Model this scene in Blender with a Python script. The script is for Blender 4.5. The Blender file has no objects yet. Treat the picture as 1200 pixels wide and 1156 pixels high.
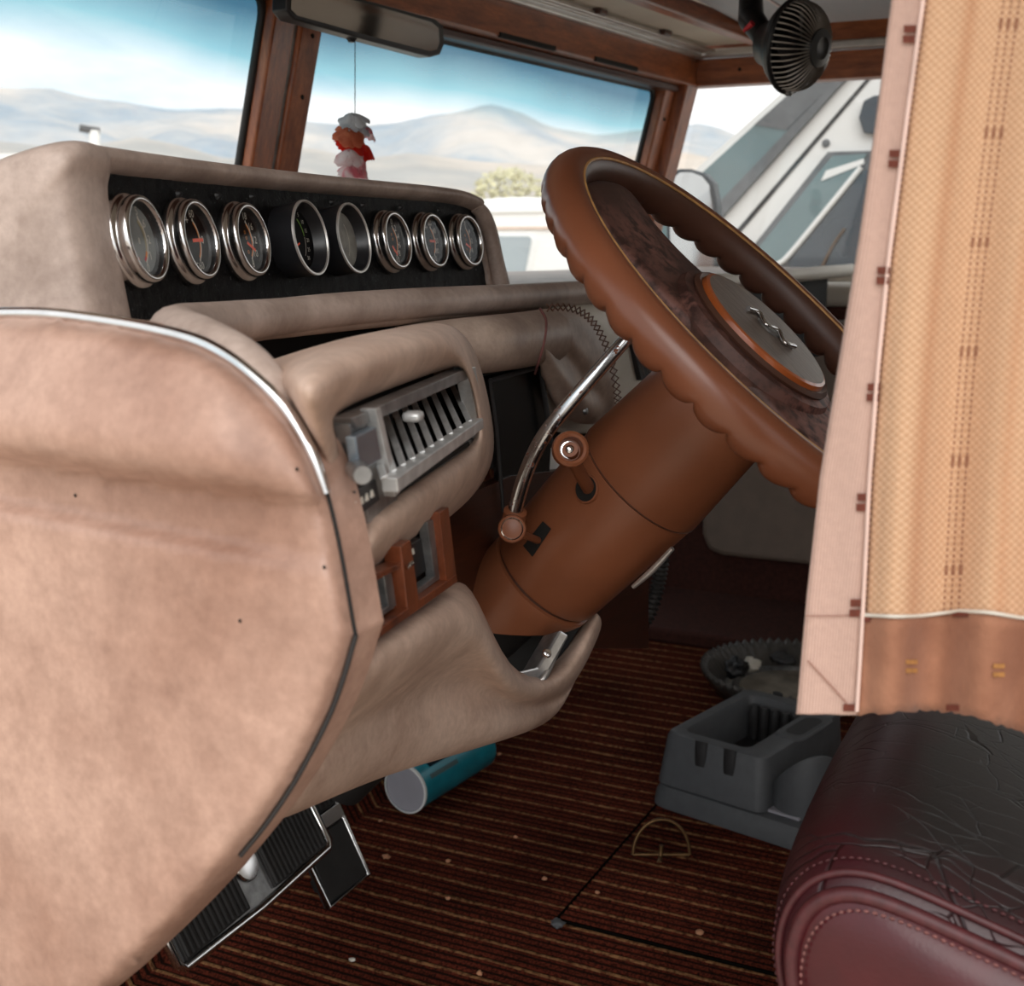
import bpy, bmesh, math, random
import numpy as np
from mathutils import Vector, Matrix, noise
from mathutils.geometry import delaunay_2d_cdt

random.seed(4)
scene = bpy.context.scene
COL = scene.collection
PI = math.pi

# ------------------------------------------------------------------ camera
FPX, CX, CY, EYE = 1493.0, 600.0, 578.0, 0.82
YAW, PITCH = math.radians(26), math.radians(11.1)
RGT = Vector((math.sin(YAW), -math.cos(YAW), 0))
FWD = Vector((math.cos(YAW) * math.cos(PITCH), math.sin(YAW) * math.cos(PITCH), -math.sin(PITCH)))
UPV = RGT.cross(FWD)
CAM = Vector((0, 0, EYE))
cd = bpy.data.cameras.new('camera')
cam = bpy.data.objects.new('camera', cd)
COL.objects.link(cam)
cd.sensor_width = 36
cd.lens = FPX / 1200 * 36
cd.clip_start, cd.clip_end = 0.02, 5000
cam.matrix_world = Matrix((( RGT.x, UPV.x, -FWD.x, CAM.x), (RGT.y, UPV.y, -FWD.y, CAM.y),
                           (RGT.z, UPV.z, -FWD.z, CAM.z), (0, 0, 0, 1)))
cd.dof.use_dof = True
cd.dof.focus_distance = 1.02
cd.dof.aperture_fstop = 13
scene.camera = cam

# ------------------------------------------------------------------ sky, sun, exposure
scene.view_settings.view_transform = 'Standard'
scene.view_settings.look = 'None'
scene.view_settings.gamma = 1
scene.view_settings.exposure = 0.0
scene.view_settings.use_curve_mapping = False
W = bpy.data.worlds.new('sky')
scene.world = W
W.use_nodes = True
wt = W.node_tree
wt.nodes.clear()
wo = wt.nodes.new('ShaderNodeOutputWorld')
wb = wt.nodes.new('ShaderNodeBackground')
wc = wt.nodes.new('ShaderNodeTexCoord')
wm = wt.nodes.new('ShaderNodeMapping')
wm.inputs['Scale'].default_value = (1.0, 1.0, 3.2)
wn = wt.nodes.new('ShaderNodeTexNoise')
wn.inputs['Scale'].default_value = 2.3
wn.inputs['Detail'].default_value = 6
wn.inputs['Roughness'].default_value = 0.55
wr = wt.nodes.new('ShaderNodeValToRGB')
wr.color_ramp.elements[0].position = 0.30
wr.color_ramp.elements[0].color = (0.50, 0.72, 0.84, 1)
wr.color_ramp.elements[1].position = 0.50
wr.color_ramp.elements[1].color = (1.0, 1.0, 1.0, 1)
wt.links.new(wc.outputs['Generated'], wm.inputs['Vector'])
wt.links.new(wm.outputs['Vector'], wn.inputs['Vector'])
wt.links.new(wn.outputs['Fac'], wr.inputs['Fac'])
wt.links.new(wr.outputs['Color'], wb.inputs['Color'])
wb.inputs['Strength'].default_value = 1.35
wt.links.new(wb.outputs['Background'], wo.inputs['Surface'])

sl = bpy.data.lights.new('sun', 'SUN')
sl.energy = 1.9
sl.angle = math.radians(50)
sl.color = (1.0, 0.98, 0.95)
sun = bpy.data.objects.new('sun', sl)
COL.objects.link(sun)
sun.rotation_euler = Vector((0.66, 0.40, -0.62)).to_track_quat('-Z', 'Y').to_euler()

# ------------------------------------------------------------------ helpers: geometry
def ray(px, py):
    return FWD + RGT * ((px - CX) / FPX) - UPV * ((py - CY) / FPX)
def V(px, py, h):                    # point on the sight line at horizontal distance h
    r = ray(px, py)
    return CAM + r * (h / math.hypot(r.x, r.y))
def onx(px, py, X):
    r = ray(px, py); return CAM + r * (X / r.x)
def ony(px, py, Y):
    r = ray(px, py); return CAM + r * (Y / r.y)
def onz(px, py, Z):
    r = ray(px, py); return CAM + r * ((Z - EYE) / r.z)
def onpl(px, py, p0, n):
    r = ray(px, py); return CAM + r * ((p0 - CAM).dot(n) / r.dot(n))

def link(o, parent=None):
    COL.objects.link(o)
    if parent is not None:
        o.parent = parent
        o.matrix_parent_inverse = WM[parent.name].inverted()
    return o
WM = {}
def reg(o, loc=None):
    WM[o.name] = Matrix.Translation(loc) if loc is not None else Matrix.Identity(4)
    return o
def thing(name, label, cat, loc, group=None, kind=None):
    o = bpy.data.objects.new(name, None)
    o.empty_display_size = 0.05
    COL.objects.link(o)
    o.location = loc
    reg(o, Vector(loc))
    tag(o, label, cat, group, kind)
    return o
def tag(o, label=None, cat=None, group=None, kind=None):
    if label: o['label'] = label
    if cat: o['category'] = cat
    if group: o['group'] = group
    if kind: o['kind'] = kind
    return o
def mk(name, verts, faces, m, parent=None, smooth=True, sub=0, bevel=0, bseg=2, thick=0, off=-1, angle=None):
    me = bpy.data.meshes.new(name)
    me.from_pydata([tuple(v) for v in verts], [], faces)
    me.validate()
    bm = bmesh.new(); bm.from_mesh(me)
    bmesh.ops.recalc_face_normals(bm, faces=bm.faces)
    bm.to_mesh(me); bm.free()
    if m: me.materials.append(m)
    if smooth:
        for p in me.polygons: p.use_smooth = True
        if angle is not None: me.set_sharp_from_angle(angle=math.radians(angle))
    o = bpy.data.objects.new(name, me)
    if thick:
        d = o.modifiers.new('solid', 'SOLIDIFY'); d.thickness = thick; d.offset = off
    if bevel:
        b = o.modifiers.new('bevel', 'BEVEL'); b.width = bevel; b.segments = bseg; b.limit_method = 'ANGLE'; b.angle_limit = math.radians(35)
        b.harden_normals = False
    if sub:
        s = o.modifiers.new('sub', 'SUBSURF'); s.levels = sub; s.render_levels = sub
    link(o, parent)
    reg(o)
    return o
def box(name, c, ex, ey, ez, m, parent=None, bevel=0.002, bseg=2, **k):     # half-extent vectors
    c, ex, ey, ez = Vector(c), Vector(ex), Vector(ey), Vector(ez)
    vs = [c + ex * a + ey * b + ez * d for a in (-1, 1) for b in (-1, 1) for d in (-1, 1)]
    fs = [(0, 1, 3, 2), (4, 6, 7, 5), (0, 4, 5, 1), (2, 3, 7, 6), (0, 2, 6, 4), (1, 5, 7, 3)]
    return mk(name, vs, fs, m, parent, smooth=k.pop('smooth', True), bevel=bevel, bseg=bseg, angle=35, **k)
def abox(name, x0, x1, y0, y1, z0, z1, m, parent=None, bevel=0.002, **k):
    return box(name, ((x0 + x1) / 2, (y0 + y1) / 2, (z0 + z1) / 2), ((x1 - x0) / 2, 0, 0), (0, (y1 - y0) / 2, 0), (0, 0, (z1 - z0) / 2), m, parent, bevel, **k)
def prism(name, pts, d, m, parent=None, bevel=0, smooth=False, **k):   # closed outline extruded by vector d
    n = len(pts); d = Vector(d)
    vs = [Vector(p) for p in pts] + [Vector(p) + d for p in pts]
    fs = [tuple(range(n))[::-1], tuple(range(n, 2 * n))] + [(i, (i + 1) % n, n + (i + 1) % n, n + i) for i in range(n)]
    return mk(name, vs, fs, m, parent, smooth=smooth, bevel=bevel, angle=35 if smooth else None, **k)
def crom(pts, n):                     # Catmull-Rom through tuples/vectors
    P = [np.array(p, float) for p in pts]
    P = [2 * P[0] - P[1]] + P + [2 * P[-1] - P[-2]]
    out = []
    for i in range(1, len(P) - 2):
        for k in range(n):
            t = k / n
            out.append(0.5 * ((2 * P[i]) + (-P[i - 1] + P[i + 1]) * t + (2 * P[i - 1] - 5 * P[i] + 4 * P[i + 1] - P[i + 2]) * t * t
                              + (-P[i - 1] + 3 * P[i] - 3 * P[i + 1] + P[i + 2]) * t ** 3))
    out.append(P[-2])
    return out
def tube(name, pts, rad, m, parent=None, seg=12, n=6, closed=False, caps=True, flat=None):
    """pts: centre line; rad: number or list per control point. flat: (vector, factor) squashes the section."""
    rads = [rad] * len(pts) if not hasattr(rad, '__len__') else rad
    q = [tuple(p) + (r,) for p, r in zip(pts, rads)]
    if n > 1:
        if closed:
            q2 = q[-2:] + q + q[:2]
            c = crom(q2, n)[2 * n:-(2 * n)]
            c = c[: len(q) * n]
        else:
            c = crom(q, n)
    else:
        c = [np.array(a) for a in q]
    P = [Vector(a[:3]) for a in c]; Rr = [a[3] for a in c]
    N = len(P)
    T = []
    for i in range(N):
        a = P[(i - 1) % N] if closed else P[max(i - 1, 0)]
        b = P[(i + 1) % N] if closed else P[min(i + 1, N - 1)]
        T.append((b - a).normalized())
    u = T[0].orthogonal().normalized()
    vs, fs = [], []
    for i in range(N):
        u = (u - T[i] * u.dot(T[i])).normalized()
        w = T[i].cross(u)
        for k in range(seg):
            a = 2 * PI * k / seg
            d = (u * math.cos(a) + w * math.sin(a)) * Rr[i]
            if flat is not None: d = d - flat[0] * d.dot(flat[0]) * (1 - flat[1])
            vs.append(P[i] + d)
    for i in range(N if closed else N - 1):
        j = (i + 1) % N
        s0 = 0
        if closed and j == 0:      # best twist match
            s0 = min(range(seg), key=lambda s: (vs[i * seg] - vs[s]).length)
        for k in range(seg):
            fs.append((i * seg + k, i * seg + (k + 1) % seg, j * seg + (k + 1 + s0) % seg, j * seg + (k + s0) % seg))
    if caps and not closed:
        fs.append(tuple(range(seg))[::-1]); fs.append(tuple(range((N - 1) * seg, N * seg)))
    return mk(name, vs, fs, m, parent, smooth=True, angle=50)
def frame(axis, ref=Vector((0, 0, 1))):
    a = Vector(axis).normalized()
    u = ref.cross(a)
    if u.length < 1e-4: u = Vector((1, 0, 0))
    u.normalize()
    return a, u, a.cross(u)
def lathe(name, o, axis, prof, m, parent=None, seg=40, ref=Vector((0, 0, 1)), angle=40, arc=None):
    a, u, w = frame(axis, ref); o = Vector(o)
    vs, fs = [], []
    n = len(prof)
    for k in range(seg):
        t = 2 * PI * k / seg
        d = u * math.cos(t) + w * math.sin(t)
        for (r, h) in prof: vs.append(o + d * r + a * h)
    for k in range(seg):
        j = (k + 1) % seg
        for i in range(n - 1):
            fs.append((k * n + i, j * n + i, j * n + i + 1, k * n + i + 1))
    if prof[0][0] > 1e-6: pass
    ob = mk(name, vs, fs, m, parent, smooth=True, angle=angle)
    bm = bmesh.new(); bm.from_mesh(ob.data)
    bmesh.ops.remove_doubles(bm, verts=bm.verts, dist=1e-6); bm.to_mesh(ob.data); bm.free()
    return ob
def patch(name, rows, m, parent=None, sub=2, closed_u=False, closed_v=False, thick=0, off=-1, caps=False):
    nr, nc = len(rows), len(rows[0])
    vs = [p for r in rows for p in r]; fs = []
    for i in range(nr if closed_v else nr - 1):
        for j in range(nc if closed_u else nc - 1):
            a, b = i, (i + 1) % nr; c, d = j, (j + 1) % nc
            fs.append((a * nc + c, a * nc + d, b * nc + d, b * nc + c))
    if caps:
        fs.append(tuple(range(nc))); fs.append(tuple(range((nr - 1) * nc, nr * nc)))
    return mk(name, vs, fs, m, parent, smooth=True, sub=sub, thick=thick, off=off)
def text(name, s, o, right, up, size, m, parent, depth=0.0):
    cu = bpy.data.curves.new(name, 'FONT'); cu.body = s; cu.size = size; cu.align_x = 'CENTER'; cu.align_y = 'CENTER'
    cu.resolution_u = 2
    t = bpy.data.objects.new(name + '_src', cu); COL.objects.link(t)
    dg = bpy.context.evaluated_depsgraph_get()
    me = bpy.data.meshes.new_from_object(t.evaluated_get(dg))
    bpy.data.objects.remove(t)
    right, up, o = Vector(right), Vector(up), Vector(o)
    n = right.cross(up)
    for v in me.vertices: v.co = o + right * v.co.x + up * v.co.y + n * depth
    me.materials.clear(); me.materials.append(m)
    ob = bpy.data.objects.new(name, me); link(ob, parent); reg(ob)
    return ob
def interp(x, xs, ys):
    return float(np.interp(x, xs, ys))

# ------------------------------------------------------------------ helpers: materials
def srgb(r, g, b):
    f = lambda c: (c / 255 / 12.92) if c / 255 <= 0.04045 else ((c / 255 + 0.055) / 1.055) ** 2.4
    return (f(r), f(g), f(b), 1)
class NT:
    def __init__(s, name):
        s.m = bpy.data.materials.new(name); s.m.use_nodes = True
        s.t = s.m.node_tree; s.t.nodes.clear()
        s.out = s.n('OutputMaterial'); s.b = s.n('BsdfPrincipled')
        s.l(s.b.outputs[0], s.out.inputs['Surface'])
        s.tc = s.n('TexCoord')
    def n(s, t): return s.t.nodes.new('ShaderNode' + t)
    def l(s, a, b): s.t.links.new(a, b)
    def noise(s, scale, detail=4, rough=0.55, vec=None, stretch=None):
        x = s.n('TexNoise'); x.inputs['Scale'].default_value = scale; x.inputs['Detail'].default_value = detail; x.inputs['Roughness'].default_value = rough
        v = vec or s.tc.outputs['Object']
        if stretch:
            mp = s.n('Mapping'); mp.inputs['Scale'].default_value = stretch; s.l(v, mp.inputs['Vector']); v = mp.outputs['Vector']
        s.l(v, x.inputs['Vector']); return x.outputs['Fac']
    def ramp(s, f, stops):
        r = s.n('ValToRGB'); e = r.color_ramp.elements
        while len(e) < len(stops): e.new(0.5)
        for k, (p, c) in enumerate(stops):
            e[k].position = p; e[k].color = c if len(c) == 4 else tuple(c) + (1,)
        s.l(f, r.inputs['Fac']); return r.outputs['Color']
    def mix(s, f, a, b, mode='MIX'):
        x = s.n('MixRGB'); x.blend_type = mode
        for sock, v in zip(x.inputs, (f, a, b)):
            if hasattr(v, 'is_output'): s.l(v, sock)
            else: sock.default_value = v
        return x.outputs['Color']
    def math(s, op, a, b=0.0, c=None):
        x = s.n('Math'); x.operation = op
        for sock, v in zip(x.inputs, (a, b, c)):
            if v is None: continue
            if hasattr(v, 'is_output'): s.l(v, sock)
            else: sock.default_value = v
        return x.outputs[0]
    def bump(s, h, strength=0.3, dist=0.002, prev=None):
        b = s.n('Bump'); b.inputs['Strength'].default_value = strength; b.inputs['Distance'].default_value = dist
        s.l(h, b.inputs['Height'])
        if prev: s.l(prev, b.inputs['Normal'])
        return b.outputs['Normal']
    def set(s, **k):
        for key, v in k.items():
            i = s.b.inputs[{'color': 'Base Color', 'rough': 'Roughness', 'metal': 'Metallic', 'normal': 'Normal', 'spec': 'Specular IOR Level',
                            'coat': 'Coat Weight', 'emit': 'Emission Color', 'emit_s': 'Emission Strength', 'sheen': 'Sheen Weight', 'sheen_r': 'Sheen Roughness', 'coat_r': 'Coat Roughness'}[key]]
            if hasattr(v, 'is_output'): s.l(v, i)
            else: i.default_value = v
        return s
def sc(c, f): return tuple(min(1, x * f) for x in c[:3]) + (1,)
def plain(name, c, rough=0.5, metal=0.0, var=0.12, scale=30, bump=0.0, bscale=200, **k):
    t = NT(name)
    f = t.noise(scale)
    col = t.ramp(f, [(0.3, sc(c, 1 - var)), (0.7, sc(c, 1 + var))])
    t.set(color=col, rough=rough, metal=metal, **k)
    if bump: t.set(normal=t.bump(t.noise(bscale), bump, 0.001))
    return t.m
def leather(name, c, c2, rough=0.5, blot=9, var=0.5):
    t = NT(name)
    big = t.noise(blot, 5, 0.6)
    col = t.ramp(big, [(0.32, c2), (0.62, c)])
    mid = t.noise(34, 7, 0.68)
    col = t.mix(0.55, col, t.ramp(mid, [(0.34, (0.60, 0.56, 0.54)), (0.62, (1.0, 1.0, 1.0))]), 'MULTIPLY')
    fine = t.noise(190, 4, 0.6)
    col = t.mix(0.35, col, t.ramp(fine, [(0.35, (0.66, 0.62, 0.60)), (0.65, (1.0, 1.0, 1.0))]), 'MULTIPLY')
    n = t.bump(t.noise(330, 3), 0.12, 0.0006)
    n = t.bump(t.noise(28, 3), 0.16, 0.004, n)
    t.set(color=col, rough=rough, normal=n, spec=0.45)
    return t.m
def wood(name, c1, c2, rough=0.35, stretch=(1, 8, 8), scale=9, coat=0.3):
    t = NT(name)
    g = t.noise(scale, 6, 0.65, stretch=stretch)
    col = t.ramp(g, [(0.3, c1), (0.7, c2)])
    g2 = t.noise(scale * 6, 4, 0.7, stretch=stretch)
    col = t.mix(0.5, col, t.ramp(g2, [(0.35, (0.45, 0.4, 0.4)), (0.6, (1, 1, 1))]), 'MULTIPLY')
    t.set(color=col, rough=rough, coat=coat, coat_r=0.3, normal=t.bump(g2, 0.08, 0.001))
    return t.m
def glassy(name, tint=(1, 1, 1, 1), dust=0.05, gloss=0.06, dustc=(0.9, 0.9, 0.9, 1), band=None):
    t = NT(name)
    t.t.nodes.remove(t.b)
    tr = t.n('BsdfTransparent'); gl = t.n('BsdfGlossy'); gl.inputs['Roughness'].default_value = 0.02
    if band:
        x = t.n('SeparateXYZ'); t.l(t.tc.outputs['Object'], x.inputs[0])
        v = t.math('ADD', x.outputs['Z'], t.math('MULTIPLY', t.math('SUBTRACT', t.noise(2.2, 2), 0.5), 0.05))
        mr = t.n('MapRange'); mr.inputs['From Min'].default_value = band[0]; mr.inputs['From Max'].default_value = band[1]
        t.l(v, mr.inputs['Value'])
        t.l(t.ramp(mr.outputs['Result'], [(0.0, tint), (0.45, band[2]), (1.0, band[3])]), tr.inputs['Color'])
    else: tr.inputs['Color'].default_value = tint
    fr = t.n('LayerWeight'); fr.inputs['Blend'].default_value = 0.5
    mx = t.n('MixShader'); t.l(t.math('ADD', t.math('MULTIPLY', t.math('POWER', fr.outputs['Facing'], 5.0), 0.9), gloss), mx.inputs[0])
    t.l(tr.outputs[0], mx.inputs[1]); t.l(gl.outputs[0], mx.inputs[2])
    last = mx
    if dust:
        tl = t.n('BsdfTranslucent'); tl.inputs['Color'].default_value = dustc
        m2 = t.n('MixShader'); 
        t.l(t.math('MULTIPLY', t.ramp(t.noise(3, 5), [(0.3, (0.6,) * 3), (0.7, (1.3,) * 3)]), dust), m2.inputs[0])
        t.l(mx.outputs[0], m2.inputs[1]); t.l(tl.outputs[0], m2.inputs[2]); last = m2
    t.l(last.outputs[0], t.out.inputs['Surface'])
    return t.m

M = {}
M['tan'] = leather('tan_leather', srgb(218, 190, 172), srgb(190, 160, 142), 0.52)
M['tan_pod'] = leather('tan_leather_pod', srgb(206, 186, 174), srgb(170, 150, 138), 0.5, 12)
M['tan_far'] = leather('grey_tan_leather', srgb(200, 178, 162), srgb(172, 150, 136), 0.45, 14)
M['beige'] = plain('beige_vinyl', srgb(228, 222, 210), 0.5, var=0.05, scale=12)
M['chrome'] = plain('chrome', (0.72, 0.71, 0.70, 1), 0.16, 1.0, var=0.1, scale=40)
M['louvre'] = plain('brushed_louvre', (0.62, 0.62, 0.61, 1), 0.32, 0.45, var=0.2, scale=80)
M['chrome_d'] = plain('worn_metal', (0.30, 0.30, 0.30, 1), 0.34, 0.75, var=0.35, scale=60)
M['black'] = plain('black_plastic', (0.012, 0.012, 0.013, 1), 0.42, var=0.2)
M['blackmatte'] = plain('black_matte', (0.008, 0.008, 0.008, 1), 0.7, var=0.2)
M['rubber'] = plain('black_rubber', (0.014, 0.012, 0.011, 1), 0.55, var=0.3, bump=0.2)
M['copper'] = plain('copper_brown', srgb(128, 76, 50), 0.40, var=0.10, scale=14, bump=0.05, bscale=600, spec=0.4)
M['rim'] = plain('rim_brown', srgb(126, 74, 50), 0.3, var=0.12, scale=10, spec=0.5)
M['rim_in'] = plain('rim_dark_brown', srgb(84, 54, 42), 0.4, var=0.2, scale=12)
M['gold'] = plain('gold_seam', srgb(196, 148, 92), 0.4, var=0.25, scale=90)
M['wood'] = wood('reddish_wood', srgb(120, 62, 34), srgb(190, 112, 66))
M['woodv'] = wood('reddish_wood_upright', srgb(120, 62, 34), srgb(190, 112, 66), stretch=(8, 8, 1))
M['woody'] = wood('reddish_wood_lengthwise', srgb(120, 62, 34), srgb(190, 112, 66), stretch=(8, 1, 8))
M['wood_d'] = wood('dark_wood', srgb(48, 24, 15), srgb(84, 44, 28))
M['white'] = plain('white_paint', srgb(236, 236, 234), 0.5, var=0.03, scale=3)

def mat_panel():                    # black crinkled instrument panel
    t = NT('black_crinkle_paint')
    f = t.noise(48, 10, 0.8)
    n = t.bump(t.noise(400, 4, 0.7), 0.6, 0.002)
    sp = t.noise(420, 2)
    col = t.ramp(sp, [(0.69, (0.004, 0.004, 0.0045)), (0.74, (0.22, 0.22, 0.22))])
    t.set(color=col, rough=0.45, normal=n, spec=0.14)
    return t.m
M['crinkle'] = mat_panel()
def mat_spoke():
    t = NT('spotted_brown_pad')
    f = t.noise(95, 3, 0.6)
    col = t.ramp(f, [(0.38, srgb(58, 36, 32)), (0.58, srgb(132, 90, 80))])
    b = t.noise(7, 3)
    col = t.mix(t.ramp(b, [(0.42, (0, 0, 0)), (0.62, (1, 1, 1))]), srgb(70, 45, 38), col)
    t.set(color=col, rough=0.55, normal=t.bump(f, 0.15, 0.001))
    return t.m
M['spoke'] = mat_spoke()
def mat_carpet():
    t = NT('ribbed_carpet')
    x = t.n('SeparateXYZ'); t.l(t.tc.outputs['Object'], x.inputs[0])
    wob = t.math('MULTIPLY', t.math('SUBTRACT', t.noise(9, 3), 0.5), 0.006)
    X = t.math('ADD', x.outputs['X'], wob)
    u = t.math('FRACT', t.math('DIVIDE', X, 0.0370))
    d = t.math('ABSOLUTE', t.math('SUBTRACT', u, 0.5))
    line = t.math('LESS_THAN', d, 0.075)
    u2 = t.math('FRACT', t.math('ADD', t.math('DIVIDE', X, 0.01233), 0.25))
    red = t.math('LESS_THAN', t.math('ABSOLUTE', t.math('SUBTRACT', u2, 0.5)), 0.25)
    tuft = t.noise(330, 3, 0.7)
    tuft2 = t.noise(120, 3, 0.6)
    base = t.mix(t.math('MULTIPLY', red, 0.8), srgb(54, 33, 24), srgb(122, 54, 38))
    base = t.mix(t.ramp(tuft, [(0.35, (0,) * 3), (0.6, (1,) * 3)]), srgb(34, 20, 15), base)
    ln = t.math('MULTIPLY', line, t.ramp(tuft2, [(0.36, (0.1,) * 3), (0.6, (1,) * 3)]))
    col = t.mix(ln, base, srgb(170, 124, 84))
    blot = t.ramp(t.noise(5, 4), [(0.35, (0.55,) * 3), (0.65, (1.0,) * 3)])
    col = t.mix(1.0, col, blot, 'MULTIPLY')
    t.set(color=col, rough=0.95, spec=0.05, normal=t.bump(tuft, 0.6, 0.003))
    return t.m
M['carpet'] = mat_carpet()
M['carpet_plain'] = plain('dark_red_carpet', srgb(66, 32, 24), 0.95, var=0.35, scale=120, bump=0.5, bscale=260)
def mat_seat(top):
    t = NT('worn_black_burgundy_leather' if top else 'burgundy_leather')
    n = t.bump(t.noise(420, 3), 0.25, 0.0006)
    if top:
        wear = t.n('SeparateXYZ'); t.l(t.tc.outputs['Object'], wear.inputs[0])
        # black sits where the occupant rubbed the dye: an island with a soft irregular border
        dx = t.math('DIVIDE', t.math('SUBTRACT', wear.outputs['X'], 0.875), 0.262)
        dy = t.math('DIVIDE', t.math('SUBTRACT', wear.outputs['Y'], -0.165), 0.285)
        q = t.math('MAXIMUM', t.math('ABSOLUTE', dx), t.math('ABSOLUTE', dy))
        q = t.math('ADD', q, t.math('MULTIPLY', t.math('SUBTRACT', t.noise(14, 3), 0.5), 0.30))
        col = t.ramp(q, [(0.86, srgb(40, 35, 34)), (1.0, srgb(58, 20, 25))])
        nz = t.n('TexNoise'); nz.inputs['Scale'].default_value = 22; t.l(t.tc.outputs['Object'], nz.inputs['Vector'])
        sv = t.n('VectorMath'); sv.operation = 'SCALE'; sv.inputs['Scale'].default_value = 0.022
        wv = t.n('VectorMath'); wv.operation = 'ADD'
        t.l(nz.outputs['Color'], sv.inputs[0]); t.l(t.tc.outputs['Object'], wv.inputs[0]); t.l(sv.outputs[0], wv.inputs[1])
        cr = None
        for scl, wid, gsc, g0 in ((11, .010, 7, .52), (21, .012, 11, .47), (40, .02, 13, .42)):
            mp = t.n('Mapping'); mp.inputs['Scale'].default_value = (1.6, .8, 0.25); mp.inputs['Location'].default_value = (scl * .37, scl * .11, 0)
            t.l(wv.outputs[0], mp.inputs['Vector'])
            vo = t.n('TexVoronoi'); vo.feature = 'DISTANCE_TO_EDGE'; vo.inputs['Scale'].default_value = scl
            t.l(mp.outputs[0], vo.inputs['Vector'])
            c1 = t.ramp(vo.outputs['Distance'], [(0.0, (0, 0, 0)), (wid, (1, 1, 1))])
            gate = t.ramp(t.noise(gsc, 2), [(g0, (0, 0, 0)), (g0 + .08, (1, 1, 1))])
            c1 = t.math('MAXIMUM', c1, gate)
            cr = c1 if cr is None else t.math('MULTIPLY', cr, c1)
        col = t.mix(1.0, col, t.ramp(cr, [(0, (0.30, 0.26, 0.26)), (1, (1, 1, 1))]), 'MULTIPLY')
        n = t.bump(cr, 0.5, 0.002, n)
        t.set(color=col, rough=0.40, normal=n, spec=0.5)
    else:
        f = t.noise(20, 4)
        t.set(color=t.ramp(f, [(0.3, srgb(62, 13, 20)), (0.7, srgb(80, 18, 25))]), rough=0.36, normal=n)
    return t.m
M['seat_top'] = mat_seat(True); M['seat_side'] = mat_seat(False)
M['pipe'] = plain('dusty_rose_piping', srgb(74, 30, 33), 0.5, var=0.25, scale=160)
M['thread'] = plain('pale_thread', srgb(122, 76, 72), 0.7, var=0.2, scale=160)
M['grey'] = plain('grey_moulded_plastic', srgb(88, 90, 93), 0.5, var=0.08, scale=60, bump=0.15, bscale=500)
M['grey_d'] = plain('dark_grey_plastic', srgb(46, 45, 46), 0.5, var=0.1)
M['teal'] = plain('teal_print', srgb(28, 124, 140), 0.28, var=0.25, scale=26)
M['lid'] = plain('pale_grey_lid', srgb(170, 168, 176), 0.4, var=0.05)
M['brass'] = plain('tarnished_brass', srgb(120, 92, 62), 0.4, 0.9, var=0.3, scale=80)
M['orange'] = plain('orange_needle', srgb(255, 84, 32), 0.5, var=0.02)
M['amber'] = plain('amber_print', srgb(226, 132, 40), 0.6, var=0.05)
M['print'] = plain('pale_print', srgb(214, 208, 196), 0.6, var=0.05)
M['green'] = plain('green_print', srgb(120, 160, 60), 0.6, var=0.1)
M['dial'] = plain('dial_black', srgb(18, 17, 18), 0.6, var=0.05, spec=0.1)
M['dial_g'] = plain('dial_grey', srgb(138, 142, 140), 0.5, var=0.05, spec=0.1)
M['dial_w'] = plain('dial_faded', srgb(150, 148, 140), 0.5, var=0.3, scale=70)
M['lens'] = glassy('gauge_lens', (0.98, 0.98, 0.98, 1), 0.0, 0.006)
M['redpl'] = plain('red_plastic', srgb(200, 40, 50), 0.4, var=0.05)
M['cream'] = plain('cream_panel', srgb(214, 204, 188), 0.55, var=0.12, scale=5)
M['alu'] = plain('aluminium_track', (0.62, 0.60, 0.57, 1), 0.35, 0.8, var=0.1)
M['darkslot'] = plain('dark_slot', (0.006, 0.005, 0.004, 1), 0.8, var=0.1)
M['ceil'] = plain('ceiling_vinyl', srgb(196, 190, 182), 0.7, var=0.05, scale=6)

# ================================================================== THE SETTING
def st(o): o['kind'] = 'structure'; return o
# ---- floor: ribbed carpet, real ribs running fore and aft
def ribbed(name, x0, x1, y0, y1, z, m, parent=None, amp=0.0022, slope=None):
    p = 0.0370 / 3; n = int((x1 - x0) / p) * 6
    ys = [y0, (y0 + y1) / 2, y1]
    vs, fs = [], []
    for i in range(n + 1):
        x = x0 + (x1 - x0) * i / n
        dz = amp * abs(math.sin(PI * x / p))
        for y in ys: vs.append((x, y, z + dz))
    k = len(ys)
    for i in range(n):
        for j in range(k - 1):
            fs.append((i * k + j, (i + 1) * k + j, (i + 1) * k + j + 1, i * k + j + 1))
    return mk(name, vs, fs, m, parent)
fl = st(ribbed('floor', 0.36, 2.44, -1.2, 0.96, -0.002, M['carpet']))
abox('floor_base', 0.36, 2.80, -1.2, 1.25, -0.06, -0.004, M['blackmatte'], fl, 0)
st(abox('floor_step', 2.44, 2.80, -1.2, 1.2, -0.004, 0.028, M['carpet_plain'], None, 0.008))
# toe board: the carpet climbs the firewall
vs, fs = [], []
p = 0.0370 / 3; n = int(2.08 / p) * 4
for i in range(n + 1):
    x = 0.36 + 2.08 * i / n; d = 0.0022 * abs(math.sin(PI * x / p))
    vs += [(x, 0.955 - d, -0.002), (x, 1.16 - d, 0.36), (x, 1.20 - d, 0.74)]
for i in range(n):
    fs += [(i * 3, i * 3 + 3, i * 3 + 4, i * 3 + 1), (i * 3 + 1, i * 3 + 4, i * 3 + 5, i * 3 + 2)]
st(mk('wall_front', vs, fs, M['carpet']))
st(abox('wall_front_sill', 0.36, 2.80, 1.20, 1.26, 0.0, 0.72, M['white'], None, 0.004))
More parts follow.
